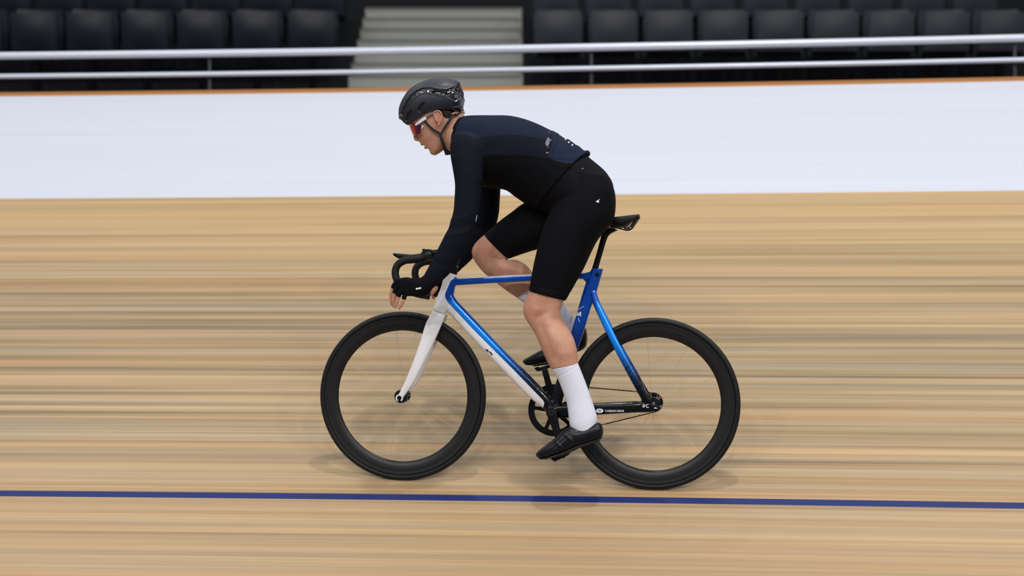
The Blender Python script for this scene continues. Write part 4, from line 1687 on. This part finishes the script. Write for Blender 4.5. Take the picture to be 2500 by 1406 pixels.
# tail edge and retention cradle at the nape
g = G()
loft(g, [(1088, 262, 1092, 270, 0, .074), (1100, 260, 1104, 273, 0, .0745), (1112, 258, 1116, 275, 0, .067), (1122, 256, 1125, 276, 0, .056), (1127.5, 258, 1130, 276, 0, .040), (1131, 266, 1132, 275, 0, .015)], n=2.4)
obj('rear_cradle', g, M['black'], helm)
for sg in (1, -1):
    g = G()
    pts = [P(1096, 276, .069), P(1106, 281, .064), P(1114, 281, .056), P(1122, 275, .044), P(1129, 271, .020)]
    pts = pts if sg > 0 else [mirror(q) for q in pts]
    sweep(g, pts, .0032, k=8)
    q = P(1113, 279, .062)
    q = q if sg > 0 else mirror(q)
    e2_ = LAT * sg
    ell(g, q, (rt * .008, e2_ * .004, UP * .005), 8)
    obj('retention_strap', g, M['black'], helm)
for sg in (1, -1):
    g = G()
    mm = (lambda q: q) if sg > 0 else mirror
    sweep(g, [mm(P(1034, 292, .076)), mm(P(1044, 304, .0745)), mm(P(1058, 317, .0725)), mm(P(1073, 326, .068)), mm(P(1077, 334, .066))], 1, flat=(.0052, .0009), k=12)
    sweep(g, [mm(P(1106, 280, .070)), mm(P(1096, 296, .0705)), mm(P(1086, 312, .068)), mm(P(1076.5, 328, .067))], 1, flat=(.0052, .0009), k=12)
    sweep(g, [mm(P(1075, 330, .068)), mm(P(1080, 345, .063)), mm(P(1084, 358, .054)), mm(P(1089, 370, .042)), mm(P(1090, 375.5, .022)), mm(P(1090, 377, .0))], [1, 1.1, 1.25, 1.3, 1.2, 1.1], flat=(.0056, .0014), k=12)
    obj('chin_strap', g, M['strap'], helm)

# ------------------------------------------------------------------ sunglasses
gl = empty('sunglasses', P(1005, 318))
tag(gl, 'sunglasses with a red mirrored wraparound lens and white arms, on the rider\'s face', 'sunglasses')
g = G()
A0_, F0_ = P(997, 301.5), P(1009, 333)
rs = []
for t in np.linspace(-1, 1, 33):
    a = t * math.radians(78)
    w_ = .071 * math.sin(a)
    k_l = 1 - math.cos(a)
    back = np.array([32, 5]) * k_l / (1 - math.cos(math.radians(78)))
    topx, topy = 996.8 + back[0], 302 + back[1] * 1.0
    dip = 0 if abs(t) > .12 else (1 - abs(t) / .12) * 9
    botx, boty = 1009.5 + back[0] * .5, 333 - back[1] * 1.6 - dip
    fl = (lambda q: q) if w_ >= 0 else mirror
    tp3 = fl(P(topx, topy, abs(w_)))
    bt3 = fl(P(botx, boty, abs(w_)))
    mid3 = (tp3 + bt3) / 2 + Fv / np.linalg.norm(Fv) * .002
    inn = (P(1045, 300) + LAT * w_ * .5)
    n_ = tp3 - inn
    n_ /= np.linalg.norm(n_)
    rs.append(np.array([tp3, mid3, bt3, bt3 - n_ * .0022, mid3 - n_ * .0022, tp3 - n_ * .0022]))
rings(g, rs)
me = g.mesh()
set_attr(me, 'back', (side_px(co_of(me))[:, 0] - 996) / 32 + (side_px(co_of(me))[:, 1] - 303) / -300)
put('lens', me, M['lens'], gl, angle=40)
for sg in (1, -1):
    mm = (lambda q: q) if sg > 0 else mirror
    g = G()
    sweep(g, [mm(P(1014.5, 305, .066)), mm(P(1023, 299, .072)), mm(P(1032, 292.5, .0765)), mm(P(1040.5, 287.5, .0785))], [.7, .9, 1.0, .9], flat=(.0058, .0022), k=16)
    sweep(g, [mm(P(1029, 306.5, .0705)), mm(P(1033, 309, .0712)), mm(P(1028.5, 313.5, .0700))], [.5, .6, .4], flat=(.0034, .0012), k=10, sub=2)
    arm = obj('temple_arm', g, mat('glasses_white', (222, 224, 238), .3), gl)
    g = G()
    sweep(g, [mm(P(1038, 288.5, .0775)), mm(P(1050, 280.5, .0785)), mm(P(1060, 275.5, .0775)), mm(P(1070, 275, .075))], [1, .9, .8, .7], flat=(.0036, .0018), k=12)
    obj('temple_tip', g, mat('glasses_lilac', (92, 88, 110), .35), gl)

# ------------------------------------------------------------------ light: the hall's ceiling lamps and soft ambient bounce
w = bpy.data.worlds.new('world')
scn.world = w
w.use_nodes = True
bgn = w.node_tree.nodes['Background']
wt = w.node_tree
geo = wt.nodes.new('ShaderNodeTexCoord')
sep = wt.nodes.new('ShaderNodeSeparateXYZ')
wt.links.new(geo.outputs['Generated'], sep.inputs[0])
mr = wt.nodes.new('ShaderNodeMapRange')
wt.links.new(sep.outputs[2], mr.inputs[0])
mr.inputs[1].default_value = -.1
mr.inputs[2].default_value = .9
mr.inputs[3].default_value = .28
mr.inputs[4].default_value = 1.15
wt.links.new(mr.outputs[0], bgn.inputs[1])
bgn.inputs[0].default_value = (.88, .92, 1.0, 1)
LP = [(x, y) for x in (-9, -4.5, 0, 4.5, 9) for y in (-7, -1.5, 4, 9.5)]
for i, (x, y) in enumerate(LP):
    ld = bpy.data.lights.new('hall_lamp', 'AREA')
    ld.shape = 'RECTANGLE'
    ld.size = .8
    ld.size_y = .3
    ld.energy = 55 if y > -5 else 620
    if (x, y) == (0, 4):
        ld.energy = 430
        ld.size, ld.size_y = .5, .25
    ld.color = (1.0, .965, .93)
    lo_ = bpy.data.objects.new('hall_lamp', ld)
    COL.objects.link(lo_)
    lo_.location = (x + (.9 if (x, y) == (0, 4) else 0), y + (.35 if (x, y) == (0, 4) else 0), 8.5)
    lo_.rotation_euler = (math.radians(42) if y < -5 else 0, 0, random.random() * .4)

vs_ = scn.view_settings
vs_.view_transform = 'Standard'
vs_.look = 'None'
vs_.gamma = 1
vs_.use_curve_mapping = False
vs_.exposure = -0.66
